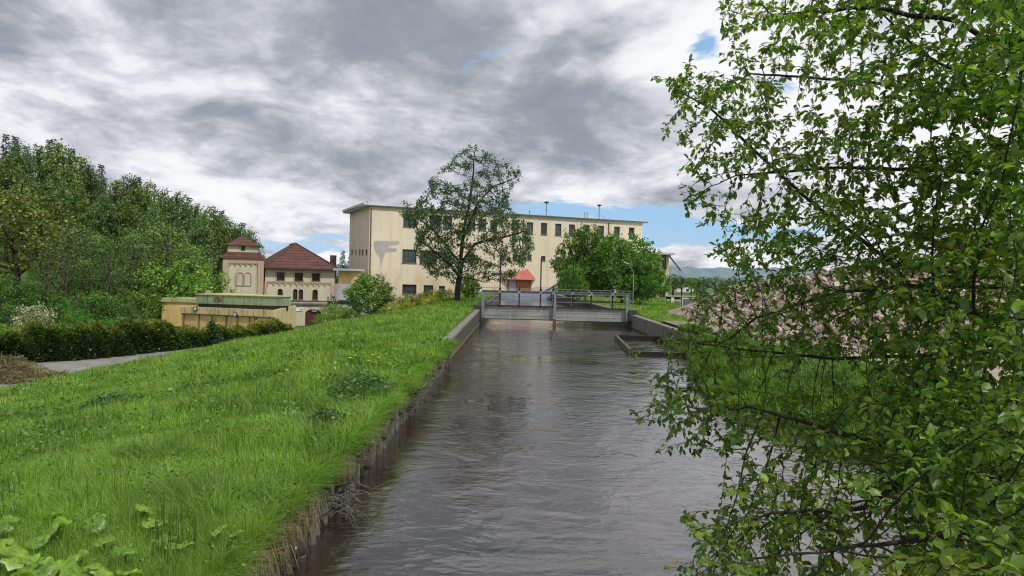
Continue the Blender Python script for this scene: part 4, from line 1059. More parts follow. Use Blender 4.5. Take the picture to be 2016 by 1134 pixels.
for px, h_ in ((725, .5), (1047, .6), (1156, .9), (1161, .9)):
    a_ = fac(px, 430); m_ = MB(); bp = Pf(a_[0], ztop + .2, 1.0); m_.bar(bp, bp + [0, 0, h_ + .2], .2, n=8); m_.bar(bp + [0, 0, h_ + .2], bp + [0, 0, h_ + .28], .34, n=8); m_.build('roof_vent', M['dirty_white'], e)

# ------------------------------------------------------------------ annex on right end
Y_ = 134
p0 = at(1225, 592, Y_); p1 = at(1315, 592, Y_)
e = empty('annex_building', (p1[0], Y_, p1[2]), 0, 'lower pale yellow annex with flat roof and green glazing at the right end', 'building')
Wd = p1[0] - p0[0] + 2; zt = at(1300, 501, Y_)[2]; z0_ = -1.0; o_ = np.array([-(Wd), 0, 0.])
def ax(px): return at(px, 560, Y_)[0] - p1[0] + Wd
def az(py, px=1300): return at(px, py, Y_)[2]
rects = [(ax(1301), ax(1311), az(531), az(502)), (ax(1274), ax(1292), az(592), az(572)), (ax(1298), ax(1310), az(592), az(572)), (ax(1248), ax(1268), az(592), az(572))]
base_z = p1[2]
b, Pa = wall_open(o_ - np.array([0, 0, base_z]), np.array([1, 0, 0]), None, Wd, z0_, zt, rects, .3, np.array([0, 1, 0]))
b.add([(0, 0, z0_ - base_z), (1.0, 13, z0_ - base_z), (1.0, 13, zt - base_z), (0, 0, zt - base_z)], [(0, 1, 2, 3)])
b.build('wall', M['annex'], e)
for r in rects: window(e, Pa, r, .3, (2, 2), 'green_frame', 'green_glass', sill=False)
m_ = MB(); m_.prism([(-Wd, -.8, zt - base_z + .01), (.9, -.8, zt - base_z + .01), (1.6, 13, zt - base_z + .01), (-Wd, 13, zt - base_z + .01)], vec=(0, 0, .35)); m_.build('roof', M['soffit'], e)
m_ = MB(); a_ = at(1317, 503, Y_) - [p1[0], Y_, base_z]; c_a = at(1340, 532, Y_ - 3) - [p1[0], Y_, base_z]; m_.bar(a_ + [0, .4, .1], c_a, .16, .26); m_.build('conveyor_chute', M['roof_dark'], e)

# ------------------------------------------------------------------ red roofed shed on intake deck
YD = 128.5
zd = at(1030, 576.5, 128.5)[2]
m_ = MB(); xa, xb = at(978, 585, YD)[0], at(1092, 585, YD)[0]
e = empty('intake_deck', ((xa + xb) / 2, YD, 0), 0, 'grey-blue concrete intake deck closing the end of the channel', 'deck')
m_.box((0, 1.2, (zd - 1) / 2), (xb - xa, 2.4, zd + 1)); m_.build('deck_wall', M['grey_blue'], e)
r_ = empty('railing', (0, 0, 0)); r_.parent = e
mm = MB()
for z_ in (.45, .95): mm.bar((1.2, .15, zd + z_), ((xb - xa) / 2 + 3.2, .15, zd + z_), .06, n=4)
mm.build('handrail', M['galv'], r_)
for k in range(10):
    mm = MB(); xx = 1.2 + k * ((xb - xa) / 2 + 2.0) / 9; mm.bar((xx, .15, zd), (xx, .15, zd + 1), .06, n=4); mm.build('upright', M['galv'], r_)
Ysh = 129.6
pl = at(958, 573, Ysh); pr = at(1046, 573, Ysh)
e = empty('orange_shed', ((pl[0] + pr[0]) / 2, Ysh, zd), 0, 'small orange boarded shed with red sheet roof behind the tree', 'shed')
Wh = (pr[0] - pl[0]) / 2; hz = at(1040, 549, Ysh)[2] - zd; rz_ = at(1020, 523, Ysh + 2.2)[2] - zd
m_ = MB(); m_.box((0, 2.2, hz / 2 - .2), (Wh * 2, 4.4, hz + .4))
m_.build('wall', M['orange_wood'], e)
m_ = MB()
for k in range(34): m_.box((-Wh + (k + .5) * Wh * 2 / 34, -.02, hz / 2), (.03, .035, hz - .1))
m_.build('board_joint', M['brown_wood'], e)
m_ = MB(); m_.box((Wh * .15, -.03, hz * .5), (1.1, .06, hz * .9)); m_.build('door', M['grey_blue'], e)
m_ = MB(); ex, ey = Wh + .75, .75
v_ = [(-ex, -ey, hz - .02), (ex, -ey, hz - .02), (ex, 4.4 + ey, hz - .02), (-ex, 4.4 + ey, hz - .02), (-Wh + 1.2, 2.2, rz_), (Wh - 1.2, 2.2, rz_)]
m_.add(v_, [(0, 1, 5, 4), (1, 2, 5), (2, 3, 4, 5), (3, 0, 4), (0, 3, 2, 1)]); rf = m_.build('roof', M['red_sheet'], e)
m_ = MB(); m_.bar((-ex, -ey - .03, hz - .08), (ex, -ey - .03, hz - .08), .06, .12); m_.build('gutter', M['dirty_white'], rf)
# sloping white stair housing
e = empty('stair_housing', (at(1098, 575, 128)[0], 129.2, zd), 0, 'whitish sloping stair housing right of the orange shed', 'stair housing')
x0 = at(1072, 575, 128.6)[0] - e.location[0]; x1 = at(1135, 545, 128.6)[0] - e.location[0]; hh_ = at(1120, 544, 128.6)[2] - zd
m_ = MB(); m_.prism([(x0, 0, -.3), (x1, 0, -.3), (x1, 0, hh_), (x1 - 1.0, 0, hh_), (x0, 0, .1)], vec=(0, 1.8, 0)); m_.build('housing_body', M['dirty_white'], e)
m_ = MB(); m_.bar((x0 - .1, -.1, .2), (x1 - 1.0, -.1, hh_ + .08), .12, .22); m_.build('sloping_edge', M['roof_dark'], e)

# ------------------------------------------------------------------ old building with tower
f0 = at(521, 600, 108); ud = np.array([1, .45, 0]) / math.hypot(1, .45); vd = np.array([-ud[1], ud[0], 0])
e = empty('old_mill_building', (f0[0], f0[1], -4.3), 0, 'old cream mill building with maroon hipped tile roof and arched windows', 'building')
OB = np.array([f0[0], f0[1], -4.3])
def ob(px, py, doff=0):     # photo pixel -> (u, z above base) on the front plane shifted by doff along vd
    d = ray(px, py); pl_ = OB + vd * doff; t = np.dot(pl_ - C0, vd) / np.dot(d, vd); p = C0 + d * t; return np.dot(p - OB, ud), p[2] + 4.3
WM = ob(659, 560)[0]; HM = ob(590, 528)[1]
def orr(x0, y0, x1, y1, arch=0, doff=0):
    a, b_ = ob(x0, y0, doff), ob(x1, y1, doff); return (a[0], b_[0], b_[1], a[1], arch)
R1 = [orr(545, 536, 560, 552.5), orr(580.5, 537, 596, 554), orr(614.5, 538, 629.5, 554)]
R2 = [orr(546.5, 568.5, 556.5, 590, 1.0), orr(577, 569, 585.5, 590, 1.0), orr(588, 569.5, 596.5, 590, 1.0), orr(615, 570, 625.5, 590.5, 1.0)]
R3 = [orr(601, 609, 632, 646, .55)]
b, Pm = wall_open(np.zeros(3), ud, None, WM, 0, HM, R1 + R2 + R3, .3, vd)
DM = 16
p_b = vd * DM
b.add([p_b, p_b + ud * WM, p_b + ud * WM + [0, 0, HM], p_b + [0, 0, HM]], [(0, 1, 2, 3)])
b.add([ud * WM, p_b + ud * WM, p_b + ud * WM + [0, 0, HM], ud * WM + [0, 0, HM]], [(0, 1, 2, 3)])
b.add([0 * ud, p_b, p_b + [0, 0, HM], [0, 0, HM]], [(0, 1, 2, 3)])
b.build('wall', M['old_plaster'], e)
for r in R1: window(e, Pm, r, .3, (2, 2), 'brown_wood', 'glass', fw=.12)
for r in R2: window(e, Pm, r, .3, (2, 3), 'brown_wood', 'glass', fw=.10)
w_ = MB(); r = R3[0]
for k in range(6):
    a0 = r[0] + (r[1] - r[0]) * k / 6; w_.add([Pm(a0 + .01, 0, .22), Pm(a0 + (r[1] - r[0]) / 6 - .01, 0, .22), Pm(a0 + (r[1] - r[0]) / 6 - .01, r[3], .22), Pm(a0 + .01, r[3], .22)], [(0, 1, 2, 3)])
dr = w_.build('gate_door', M['brown_wood'], e)
w_ = MB(); w_.add([Pm(r[0], 0, .28), Pm(r[1], 0, .28), Pm(r[1], r[3], .28), Pm(r[0], r[3], .28)], [(0, 1, 2, 3)]); w_.build('dark_backing', M['dark'], dr)
# arched frieze and string courses
def frieze(parent, P, u0, u1, z, n, w_, mat, off=-.05):
    m = MB()
    step = (u1 - u0) / n; rad = step / 2 * .86
    for k in range(n):
        c = u0 + (k + .5) * step; m_pts = []
        for j in range(9):
            t = j / 8 * math.pi; m_pts.append((c + math.cos(t) * rad, z + math.sin(t) * rad * .8))
        for (a1, b1), (a2, b2) in zip(m_pts[:-1], m_pts[1:]): m.bar(P(a1, b1, off), P(a2, b2, off), w_, .12)
        m.box(P(u0 + k * step, z - .03, off), (w_ * 1.4, .14, .22), rz=math.atan2(ud[1], ud[0]))
    m.bar(P(u0 - .1, z + rad * .8 + .14, off + .02), P(u1 + .1, z + rad * .8 + .14, off + .02), .11, .16)
    return m.build('arch_frieze', M[mat], parent)
zf = ob(590, 561)[1]
frieze(e, Pm, ob(527, 560)[0], ob(651, 560)[0], zf, 11, .09, 'pink_trim')
for x0, x1 in ((520.7, 526), (651.5, 659)):
    a, c = ob(x0, 560)[0], ob(x1, 560)[0]; zt_ = ob(590, 556)[1]; zb_ = ob(590, 594)[1]
    m = MB(); m.box(Pm((a + c) / 2, (zt_ + zb_) / 2, -.03), (c - a, .08, zt_ - zb_), rz=math.atan2(ud[1], ud[0])); m.build('pilaster', M['pink_trim'], e)
zc_ = ob(600, 597)[1]
m = MB(); m.box(Pm(WM / 2, zc_ - .1, -.12), (WM + .1, .26, .22), rz=math.atan2(ud[1], ud[0])); m.box(Pm(WM / 2, zc_ + .35, -.05), (WM + .05, .12, .10), rz=math.atan2(ud[1], ud[0])); m.build('cornice', M['concrete'], e)
for r in R1:
    m = MB()
    for (a0, a1, z0, z1) in ((r[0] - .18, r[0] - .01, r[2] - .1, r[3] + .16), (r[1] + .01, r[1] + .18, r[2] - .1, r[3] + .16), (r[0], r[1], r[3] + .01, r[3] + .16)):
        m.box(Pm((a0 + a1) / 2, (z0 + z1) / 2, -.02), (a1 - a0, .06, z1 - z0), rz=math.atan2(ud[1], ud[0]))
    m.build('window_surround', M['pink_trim'], e)
# roof
ap = ob(582, 479, 5.5); ev = HM - .05; oh = .75
m = MB()
c = [Pm(-oh * .3, ev, -oh), Pm(WM + oh, ev, -oh), Pm(WM + oh, ev, DM + oh), Pm(-oh, ev, DM + oh), Pm(ap[0], ap[1], 5.5), Pm(ap[0], ap[1], DM - 4)]
m.add(c, [(0, 1, 4), (1, 2, 5, 4), (2, 3, 5), (3, 0, 4, 5), (0, 3, 2, 1)]); rf = m.build('roof', M['tiles'], e)
m = MB(); m.bar(c[4] + [0, 0, .05], c[5] + [0, 0, .05], .22, .16, n=6)
for a_, b_ in ((0, 4), (1, 4)): m.bar(c[a_] + [0, 0, .04], c[b_] + [0, 0, .05], .2, .14, n=6)
m.build('ridge_tiles', M['tiles'], rf)
m = MB(); m.bar(c[0] + [0, 0, -.06] - vd * .06, c[1] + [0, 0, -.06] - vd * .06, .14, n=6); m.bar(Pm(WM + .08, 0, -.08), Pm(WM + .08, ev, -.08), .11, n=6); m.build('gutter', M['brown_wood'], rf)
ch = ob(655, 520, 12); m = MB(); m.box(Pm(ob(656, 510, 14)[0], ev + .8, 14), (.9, .9, 3.4)); m.build('chimney', M['roof_dark'], rf)
# tower
t0, t1 = ob(438, 560, -1)[0], ob(518.5, 560, -1)[0]; TW = t1 - t0; z_e = ob(478, 507, -1)[1]
tow = MB()
def Pt(a, z, d=0): return ud * (t0 + a) + vd * (d - 1.0) + np.array([0, 0, z])
zA, zB = ob(478, 590, -1)[1], ob(478, 512, -1)[1]
def tbox(a0, a1, z0, z1, d0, d1):
    return [Pt(a0, z0, d0), Pt(a1, z0, d0), Pt(a1, z0, d1), Pt(a0, z0, d1), Pt(a0, z1, d0), Pt(a1, z1, d0), Pt(a1, z1, d1), Pt(a0, z1, d1)], [(0, 3, 2, 1), (4, 5, 6, 7), (0, 1, 5, 4), (1, 2, 6, 5), (2, 3, 7, 6), (3, 0, 4, 7)]
tow.add(*tbox(0, TW, 0, z_e, 0, TW)); tower = tow.build('tower', M['old_plaster'], e)
m = MB(); pw = TW * .15
for a0, a1 in ((0, pw), (TW - pw, TW)): m.add(*tbox(a0 - .01, a1 + .01, 0, z_e - .02, -.14, 0.02))
m.add(*tbox(pw, TW - pw, ob(478, 518, -1)[1], z_e - .02, -.14, .02)); m.build('pilaster', M['pink_trim'], tower)
frieze(tower, lambda a, z, d=0: Pt(a, z, d), pw + .1, TW - pw - .1, ob(478, 521.5, -1)[1], 5, .09, 'pink_trim', -.08)
# blind double arch
bz0, bz1 = ob(478, 562, -1)[1], ob(478, 536, -1)[1]
for a0, a1 in ((ob(465.5, 550, -1)[0] - t0, ob(479, 550, -1)[0] - t0), (ob(481, 550, -1)[0] - t0, ob(494.5, 550, -1)[0] - t0)):
    m = MB(); c = (a0 + a1) / 2; rad = (a1 - a0) / 2; zc2 = bz1 - rad
    pts = [(a0, bz0), (a0, zc2)] + [(c - math.cos(t) * rad, zc2 + math.sin(t) * rad) for t in np.linspace(.2, math.pi - .2, 8)] + [(a1, zc2), (a1, bz0), (a0, bz0)]
    for (u1_, w1_), (u2_, w2_) in zip(pts[:-1], pts[1:]): m.bar(Pt(u1_, w1_, -.04), Pt(u2_, w2_, -.04), .09, .12)
    m.build('blind_arch', M['pink_trim'], tower)
za = ob(478, 496, -1)[1]; zb_ = ob(478, 482.5, -1)[1]; zc2 = ob(478, 461, -1)[1]
ua, ub = ob(448.5, 490, -1)[0] - t0, ob(510, 490, -1)[0] - t0; dd_ = (TW - (ub - ua)) / 2
m = MB(); m.add([Pt(-.25, z_e - .12, -.35), Pt(TW + .35, z_e - .12, -.35), Pt(TW + .35, z_e - .12, TW + .35), Pt(-.25, z_e - .12, TW + .35), Pt(ua, za, dd_), Pt(ub, za, dd_), Pt(ub, za, TW - dd_), Pt(ua, za, TW - dd_)],
    [(0, 3, 2, 1), (4, 5, 6, 7), (0, 1, 5, 4), (1, 2, 6, 5), (2, 3, 7, 6), (3, 0, 4, 7)]); m.build('skirt_roof', M['tiles'], tower)
m = MB(); m.add(*tbox(ua + .1, ub - .1, za - .1, zb_, dd_ + .1, TW - dd_ - .1)); m.build('lantern', M['old_plaster'], tower)
m = MB(); m.add(*tbox((ua + ub) / 2 - .28, (ua + ub) / 2 + .28, za + .2, za + .85, dd_ + .06, dd_ + .14)); m.build('lantern_window', M['dark'], tower)
m = MB(); m.add([Pt(ua - .25, zb_ - .05, dd_ - .3), Pt(ub + .25, zb_ - .05, dd_ - .3), Pt(ub + .25, zb_ - .05, TW - dd_ + .3), Pt(ua - .25, zb_ - .05, TW - dd_ + .3), Pt((ua + ub) / 2, zc2, TW / 2)],
    [(0, 3, 2, 1), (0, 1, 4), (1, 2, 4), (2, 3, 4), (3, 0, 4)]); m.build('tower_roof', M['tiles'], tower)
# signs
def text_mesh(txt, size, name, mat, loc, rz, parent=None, ext=.01):
    cu = bpy.data.curves.new(name, 'FONT'); cu.body = txt; cu.size = size; cu.extrude = ext; cu.align_x = 'CENTER'; cu.align_y = 'CENTER'
    tmp = bpy.data.objects.new(name, cu); COL.objects.link(tmp)
    me = bpy.data.meshes.new_from_object(tmp.evaluated_get(bpy.context.evaluated_depsgraph_get()))
    bpy.data.objects.remove(tmp)
    o = bpy.data.objects.new(name, me); COL.objects.link(o); me.materials.clear(); me.materials.append(mat)
    o.location = loc; o.rotation_euler = (R(90), 0, rz); o.parent = parent; return o
az_ = math.atan2(ud[1], ud[0])
u_, z_ = ob(619, 612.5); p_ = OB + ud * u_ + vd * .1 + [0, 0, z_]
sg = empty('door_sign', tuple(p_), 0, 'small dark sign with white letters above the arched gate door', 'sign')
m = MB(); m.box((0, 0, 0), (.95, .05, .36), rz=az_); m.build('sign_board', M['brown_wood'], sg)
text_mesh('ELB', .36, 'lettering', M['white'], tuple(-vd * .06), az_, sg)
u_, z_ = ob(589, 609); p_ = OB + ud * u_ - vd * .05 + [0, 0, z_]
sg = empty('wall_sign', tuple(p_), 0, 'white wall sign with grey-blue mark left of the arched door', 'sign')
m = MB(); m.box((0, 0, 0), (1.15, .05, .55), rz=az_); m.build('sign_board', M['white'], sg)
m = MB(); m.box(tuple(ud * .3 - vd * .04), (.35, .03, .26), rz=az_); m.build('sign_mark', M['grey_blue'], sg)

# ------------------------------------------------------------------ low yellow building
Apt = at(358, 601, 82); Bpt = at(540, 613, 78.5); zp = (Apt[2] + Bpt[2]) / 2; Apt[2] = Bpt[2] = 0
Cpt = at(582, 600, 92); Cpt[2] = 0
e = empty('workshop_building', (Bpt[0], Bpt[1], -3.1), 0, 'low yellow workshop with stained parapet and green upper fascia', 'building')
Ob = np.array([Bpt[0], Bpt[1], -3.1]); a_, b_, c_p = Apt - Ob, Bpt - Ob, Cpt - Ob; a_[2] = b_[2] = c_p[2] = 0
u1 = (b_ - a_); Wy = np.linalg.norm(u1); u1 /= Wy; n1 = np.array([-u1[1], u1[0], 0]); zz0 = zp + 3.1
u2 = (c_p - b_); W2 = np.linalg.norm(u2); u2 /= W2
d_p = a_ + n1 * 12
m = MB(); m.prism([a_, b_, c_p, d_p], vec=(0, 0, zz0 - .75)); m.build('wall', M['yellow_plaster'], e)
m = MB(); q = lambda p_, o_: p_ + o_
m.prism([a_ - u1 * .12 - n1 * .14 + [0, 0, zz0 - .74], b_ + u1 * .02 - n1 * .14 + [0, 0, zz0 - .74], b_ + u1 * .02 + n1 * .2 + [0, 0, zz0 - .74], a_ - u1 * .12 + n1 * .2 + [0, 0, zz0 - .74]], vec=(0, 0, .74)); m.build('parapet', M['stained_band'], e)
m = MB(); nn2 = np.array([u2[1], -u2[0], 0]); m.prism([b_ + nn2 * .05 + u2 * .02, c_p + nn2 * .05, c_p - nn2 * .2, b_ - nn2 * .2 + u2 * .3], vec=(0, 0, zz0 - .01)); m.build('side_wall', M['pale_plaster'], e)
for t in (.03, .2, .34, .50, .62, .745, .80, .82, .955, .97):
    m = MB(); m.box(a_ + u1 * Wy * t - n1 * .05 + [0, 0, (zz0 - .8) / 2], (.07, .06, zz0 - .85), rz=math.atan2(u1[1], u1[0])); m.build('rust_strip', M['rust'], e)
m = MB(); m.bar(a_ - n1 * .17 + [0, 0, zz0 - .76], b_ - n1 * .17 + [0, 0, zz0 - .76], .06, .06); m.build('drip_rail', M['rust'], e)
for px, py in ((388, 608), (466, 619)):
    d = ray(px, py); t = np.dot(Apt - C0, n1) / np.dot(d, n1); p_ = C0 + d * t - Ob - n1 * .2
    vt = MB(); vt.bar(p_ + n1 * .1, p_ - n1 * .12, .5, n=14); vo = vt.build('round_vent', M['roof_dark'], e)
    vt = MB(); vt.bar(p_ - n1 * .12, p_ - n1 * .16, .28, n=12); vt.build('vent_centre', M['white'], vo)
# left recessed portion and green storey
g1 = at(319, 590, 88) - Ob; g2 = at(385, 590, 88) - Ob; zl_ = at(350, 595, 88)[2] + 3.1
m = MB(); m.box(((g1[0] + g2[0]) / 2 + .6, g1[1] + 4, zl_ / 2), (g2[0] - g1[0] + 1.2, 8, zl_)); m.build('wing_wall', M['yellow_plaster'], e)
zf1 = at(350, 587, 88)[2] + 3.1
m = MB(); m.box(((g1[0] + g2[0]) / 2 + .5, g1[1] + 4, (zl_ + zf1) / 2 + .005), (g2[0] - g1[0] + 1.2, 8.3, zf1 - zl_)); m.build('wing_fascia', M['pale_fascia'], e)
h1 = at(386, 590, 86) - Ob; h2 = at(557, 590, 84) - Ob; zt1 = at(475, 582.5, 85)[2] + 3.1; zt0 = at(475, 600, 85)[2] + 3.1
uu = h2 - h1; uu[2] = 0; Wg = np.linalg.norm(uu); uu /= Wg; nn_ = np.array([-uu[1], uu[0], 0]); h1[2] = 0
m = MB(); m.prism([h1 + [0, 0, zt0], h1 + uu * Wg + [0, 0, zt0], h1 + uu * Wg + nn_ * 1.9 + [0, 0, zt0], h1 + nn_ * 7 + [0, 0, zt0]], vec=(0, 0, zt1 - zt0)); m.build('upper_fascia', M['green_fascia'], e)
m = MB(); m.prism([h1 - uu * .1 - nn_ * .1 + [0, 0, zt1 + .003], h1 + uu * (Wg + .1) - nn_ * .1 + [0, 0, zt1 + .003], h1 + uu * (Wg + .1) + nn_ * 1.9 + [0, 0, zt1 + .003], h1 + nn_ * 7 - uu * .1 + [0, 0, zt1 + .003]], vec=(0, 0, .09)); m.build('roof_edging', M['pale_fascia'], e)
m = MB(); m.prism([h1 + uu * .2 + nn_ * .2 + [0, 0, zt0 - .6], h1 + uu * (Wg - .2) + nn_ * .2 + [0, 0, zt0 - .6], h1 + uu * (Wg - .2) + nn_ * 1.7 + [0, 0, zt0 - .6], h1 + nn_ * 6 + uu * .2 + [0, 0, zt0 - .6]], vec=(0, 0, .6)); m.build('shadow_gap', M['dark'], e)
m = MB(); kp = at(410, 577, 87) - Ob; m.box((kp[0], kp[1], zt1 + .2), (.38, .38, .55)); m.build('chimney', M['pale_fascia'], e)
# rusty climbing shrub on roof
o = place('roof_shrub', bl, tuple(at(428, 600, 84)), .22, 0, (.5, .22, .2), 'withered reddish shrub growing from the workshop roof', 'shrub')
# sheds and plant between buildings
p0 = at(674, 560, 100)
e = empty('storage_shed', (p0[0], 100, -4), 0, 'grey storage shed with flat roof between the mill and the factory', 'shed')
w_ = (at(692, 560, 100)[0] - at(660, 560, 100)[0])
m = MB(); zA_, zB_ = at(674, 585, 100)[2] + 4, at(674, 559, 100)[2] + 4; m.box((.6, 3, zB_ / 2), (w_ + 1.2, 5, zB_)); m.build('wall', M['dirty_white'], e)
m = MB(); m.box((.2, 3.5, zB_ + .9), (w_, 4, 1.8)); m.build('upper_wall', M['yellow_plaster'], e)
m = MB(); m.box((.2, 3.2, zB_ + 1.95), (w_ + 1, 5.4, .3)); m.build('roof', M['beige_roof'], e)
m = MB(); m.box((.5, .46, zB_ * .62), (w_, .08, .35)); m.build('dark_band', M['dark'], e)
p0 = at(655, 600, 84)
e = empty('pipe_rack', (p0[0], 84, -3.3), 0, 'rusty pipe rack with upright pipes in front of the mill corner', 'pipe rack')
for px, yt in ((646, 584), (652, 578), (657, 577), (661, 588)):
    q = at(px, yt, 84); m = MB(); m.bar((q[0] - p0[0], 0, 0), (q[0] - p0[0], 0, q[2] + 3.3), .13, n=8); m.build('pipe', M['galv'] if px in (652, 657) else M['rust'], e)
m = MB(); q0_, q1_ = at(645, 596, 84), at(690, 596, 84); m.box(((q0_[0] + q1_[0]) / 2 - p0[0], .3, q0_[2] + 3.3), (q1_[0] - q0_[0], .5, .35)); m.box(((q0_[0] + q1_[0]) / 2 - p0[0], .3, q0_[2] + 2.6), (q1_[0] - q0_[0], .3, .2)); m.build('beam', M['black_steel'], e)
m = MB(); q = at(657, 583, 84); m.bar((q[0] - p0[0] - .1, -.2, q[2] + 3.3), (q[0] - p0[0] + .25, -.2, q[2] + 3.3), .4, n=10); m.build('valve', M['galv'], e)
p0 = at(676, 625, 88)
e = empty('yard_wall', (p0[0], 88, -3.5), 0, 'low cream yard wall under the pipe rack beam', 'wall')
m = MB(); q0_, q1_ = at(664, 612, 88), at(700, 612, 88); m.box((0, 0, (q0_[2] + 3.5) / 2), (q1_[0] - q0_[0], .4, q0_[2] + 3.5)); m.build('wall_body', M['annex'], e)
m = MB(); m.box((0, 0, (q0_[2] + 3.5) + .05), (q1_[0] - q0_[0] + .1, .5, .1)); m.build('coping', M['rust'], e)

# ------------------------------------------------------------------ right side: rubble, canopy, corrugated gate, lamp, house
rg = np.random.default_rng(8)
hc = np.array([25, 46.0])
def heapz(x, y):
    a = np.clip((x - 12.0) / 7, 0, 1); b_ = np.clip((y - (30 + .06 * (x - 12))) / 9, 0, 1); c = np.clip((64 - y) / 9, 0, 1); d_ = np.clip((60 - x) / 8, 0, 1)
    return (a * (2 - a)) * (b_ * (2 - b_)) * c * d_ * (2.3 + .075 * (x - 12) + .45 * nz(x * .35, y * .35) + .2 * nz(x, y)) * (1 + .0 * x)
gx = np.linspace(10.5, 62, 90); gy = np.linspace(28, 66, 60); GX, GY = np.meshgrid(gx, gy)
Z = ground_z(GX, GY) + heapz(GX, GY) - .05 + rg.normal(0, .05, GX.shape) * (heapz(GX, GY) > .1)
v = np.c_[GX.ravel(), GY.ravel(), Z.ravel()]; i = np.arange(89 * 59); a0 = (i // 89) * 90 + i % 89; f = np.c_[a0, a0 + 1, a0 + 91, a0 + 90]
e = empty('rubble_heap', (25, 46, 1), 0, 'big heap of pinkish crushed brick rubble on the right bank', 'rubble heap')
mesh_obj('heap_core', v - [25, 46, 1], f, rg.uniform(.1, .6, len(f)), M['rubble'], e)
n = 30000; x = rg.uniform(11.3, 55, n); y = 29 + rg.uniform(0, 1, n) ** 1.6 * 24
hzv = heapz(x, y); k = (hzv > .02) | (rg.uniform(0, 1, n) < .35); x, y, hzv = x[k], y[k], hzv[k]; n = len(x)
base8 = np.array([[a, b_, c] for c in (-1, 1) for b_ in (-1, 1) for a in (-1, 1)]) / 2
P = np.c_[x, y, ground_z(x, y) + hzv + .02] - [25, 46, 1]
sz = rg.lognormal(-2.15, .5, n).clip(.05, .5)
Q = rg.normal(size=(n, 3, 3)); Q, _r = np.linalg.qr(Q)
bx_ = base8[None] * (sz[:, None] * rg.uniform(.5, 1.3, (n, 3)))[:, None, :] + rg.normal(0, .08, (n, 8, 3)) * sz[:, None, None]
bx_ = np.einsum('nij,nkj->nki', Q, bx_) + P[:, None]
fq = np.array([(0, 2, 3, 1), (4, 5, 7, 6), (0, 1, 5, 4), (2, 6, 7, 3), (0, 4, 6, 2), (1, 3, 7, 5)])
o = mesh_obj('brick_rubble', bx_.reshape(-1, 3), (np.arange(n)[:, None, None] * 8 + fq[None]).reshape(-1, 4), np.repeat(rg.uniform(0, 1, n), 6), M['rubble'], e); o['kind'] = 'stuff'

Yc = 92
e = empty('loading_canopy', (at(1360, 600, Yc)[0], Yc, .6), 0, 'low concrete loading canopy with blue panels between white columns', 'canopy')
def rc(px, py): q = at(px, py, Yc); return q[0] - e.location[0], q[2] - .6
x0, x1 = rc(1312, 590)[0], rc(1480, 590)[0]; z1_ = rc(1360, 584)[1]; z2_ = rc(1360, 590.5)[1]; z3_ = rc(1360, 594)[1]
m = MB(); m.box(((x0 + x1) / 2, 0, z1_), (x1 - x0, 1.2, .14)); m.build('top_slab', M['dirty_white'], e)
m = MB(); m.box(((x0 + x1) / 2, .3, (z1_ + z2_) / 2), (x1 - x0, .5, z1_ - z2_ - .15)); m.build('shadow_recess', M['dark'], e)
m = MB(); m.box(((x0 + x1) / 2, 0, (z2_ + z3_) / 2), (x1 - x0, 1.0, z2_ - z3_)); m.build('beam', M['dirty_white'], e)
zq = rc(1360, 603)[1]
m = MB(); m.box(((x0 + x1) / 2, .3, zq / 2 - .2), (x1 - x0, .4, zq + .4)); m.build('plinth', M['dirty_white'], e)
for px in (1322, 1356, 1388, 1425, 1460):
    m = MB(); m.box((rc(px, 600)[0], -.45, z1_ / 2 - .1), (.36, .3, z1_ - .1)); m.build('column', M['white'], e)
m = MB(); m.box(((x0 + x1) / 2, .25, (z3_ + zq) / 2), (x1 - x0 - .3, .3, z3_ - zq)); m.build('blue_panel', M['blue'], e)
Yf = 62
e = empty('corrugated_gate', (at(1358, 620, Yf)[0], Yf, gz(14, 62)), 0, 'light grey corrugated metal gate leaf right of the far lawn', 'gate')
bz = e.location[2]; x0 = at(1344, 600, Yf)[0] - e.location[0]; x1 = at(1372, 600, Yf)[0] - e.location[0]; h_ = at(1358, 588, Yf)[2] - bz
m = MB(); n = 22
pts = [(x0 + (x1 - x0) * k / (n * 2), .04 * (1 if k % 2 else -1)) for k in range(n * 2 + 1)]
m.add([(a, b_, .1) for a, b_ in pts] + [(a, b_, h_) for a, b_ in pts], [(k, k + 1, len(pts) + k + 1, len(pts) + k) for k in range(len(pts) - 1)]); m.build('sheet', M['dirty_white'], e)
m = MB()
for x_ in (x0 - .08, x1 + .08): m.box((x_, 0, h_ / 2), (.14, .14, h_ + .2))
m.box(((x0 + x1) / 2, 0, h_ + .02), (x1 - x0, .1, .08)); m.build('frame', M['white'], e)
q = at(1342, 600, 60); e = empty('lamp_post', (q[0], 60, gz(q[0], 60)), 0, 'thin dark pole standing beside the corrugated gate', 'pole')
m = MB(); m.bar((0, 0, 0), (0, 0, at(1342, 548, 60)[2] - e.location[2]), .09, n=8, w2=.07); m.build('pole', M['black_steel'], e); m = MB(); m.box((0, -.08, 2.6), (.2, .14, .5)); m.build('control_box', M['black_steel'], e)
q = at(1246, 590, 76); e = empty('street_lamp', (q[0], 76, gz(q[0], 76)), 0, 'grey street lamp with bent arm in front of the round bush', 'street lamp')
ht = at(1246, 535, 76)[2] - e.location[2]; q2 = at(1233, 519, 76)
m = MB(); m.bar((0, 0, 0), (0, 0, ht), .10, n=8, w2=.08); m.bar((0, 0, ht - .03), (q2[0] - q[0] + .2, 0, q2[2] - e.location[2]), .07, n=8); m.build('pole', M['galv'], e)
m = MB(); hx_, hz_ = q2[0] - q[0], q2[2] - e.location[2]; m.bar((hx_ - .25, 0, hz_ + .12), (hx_ + .35, 0, hz_ - .05), .28, .16, n=8, w2=.14); m.build('lamp_head', M['dirty_white'], e)
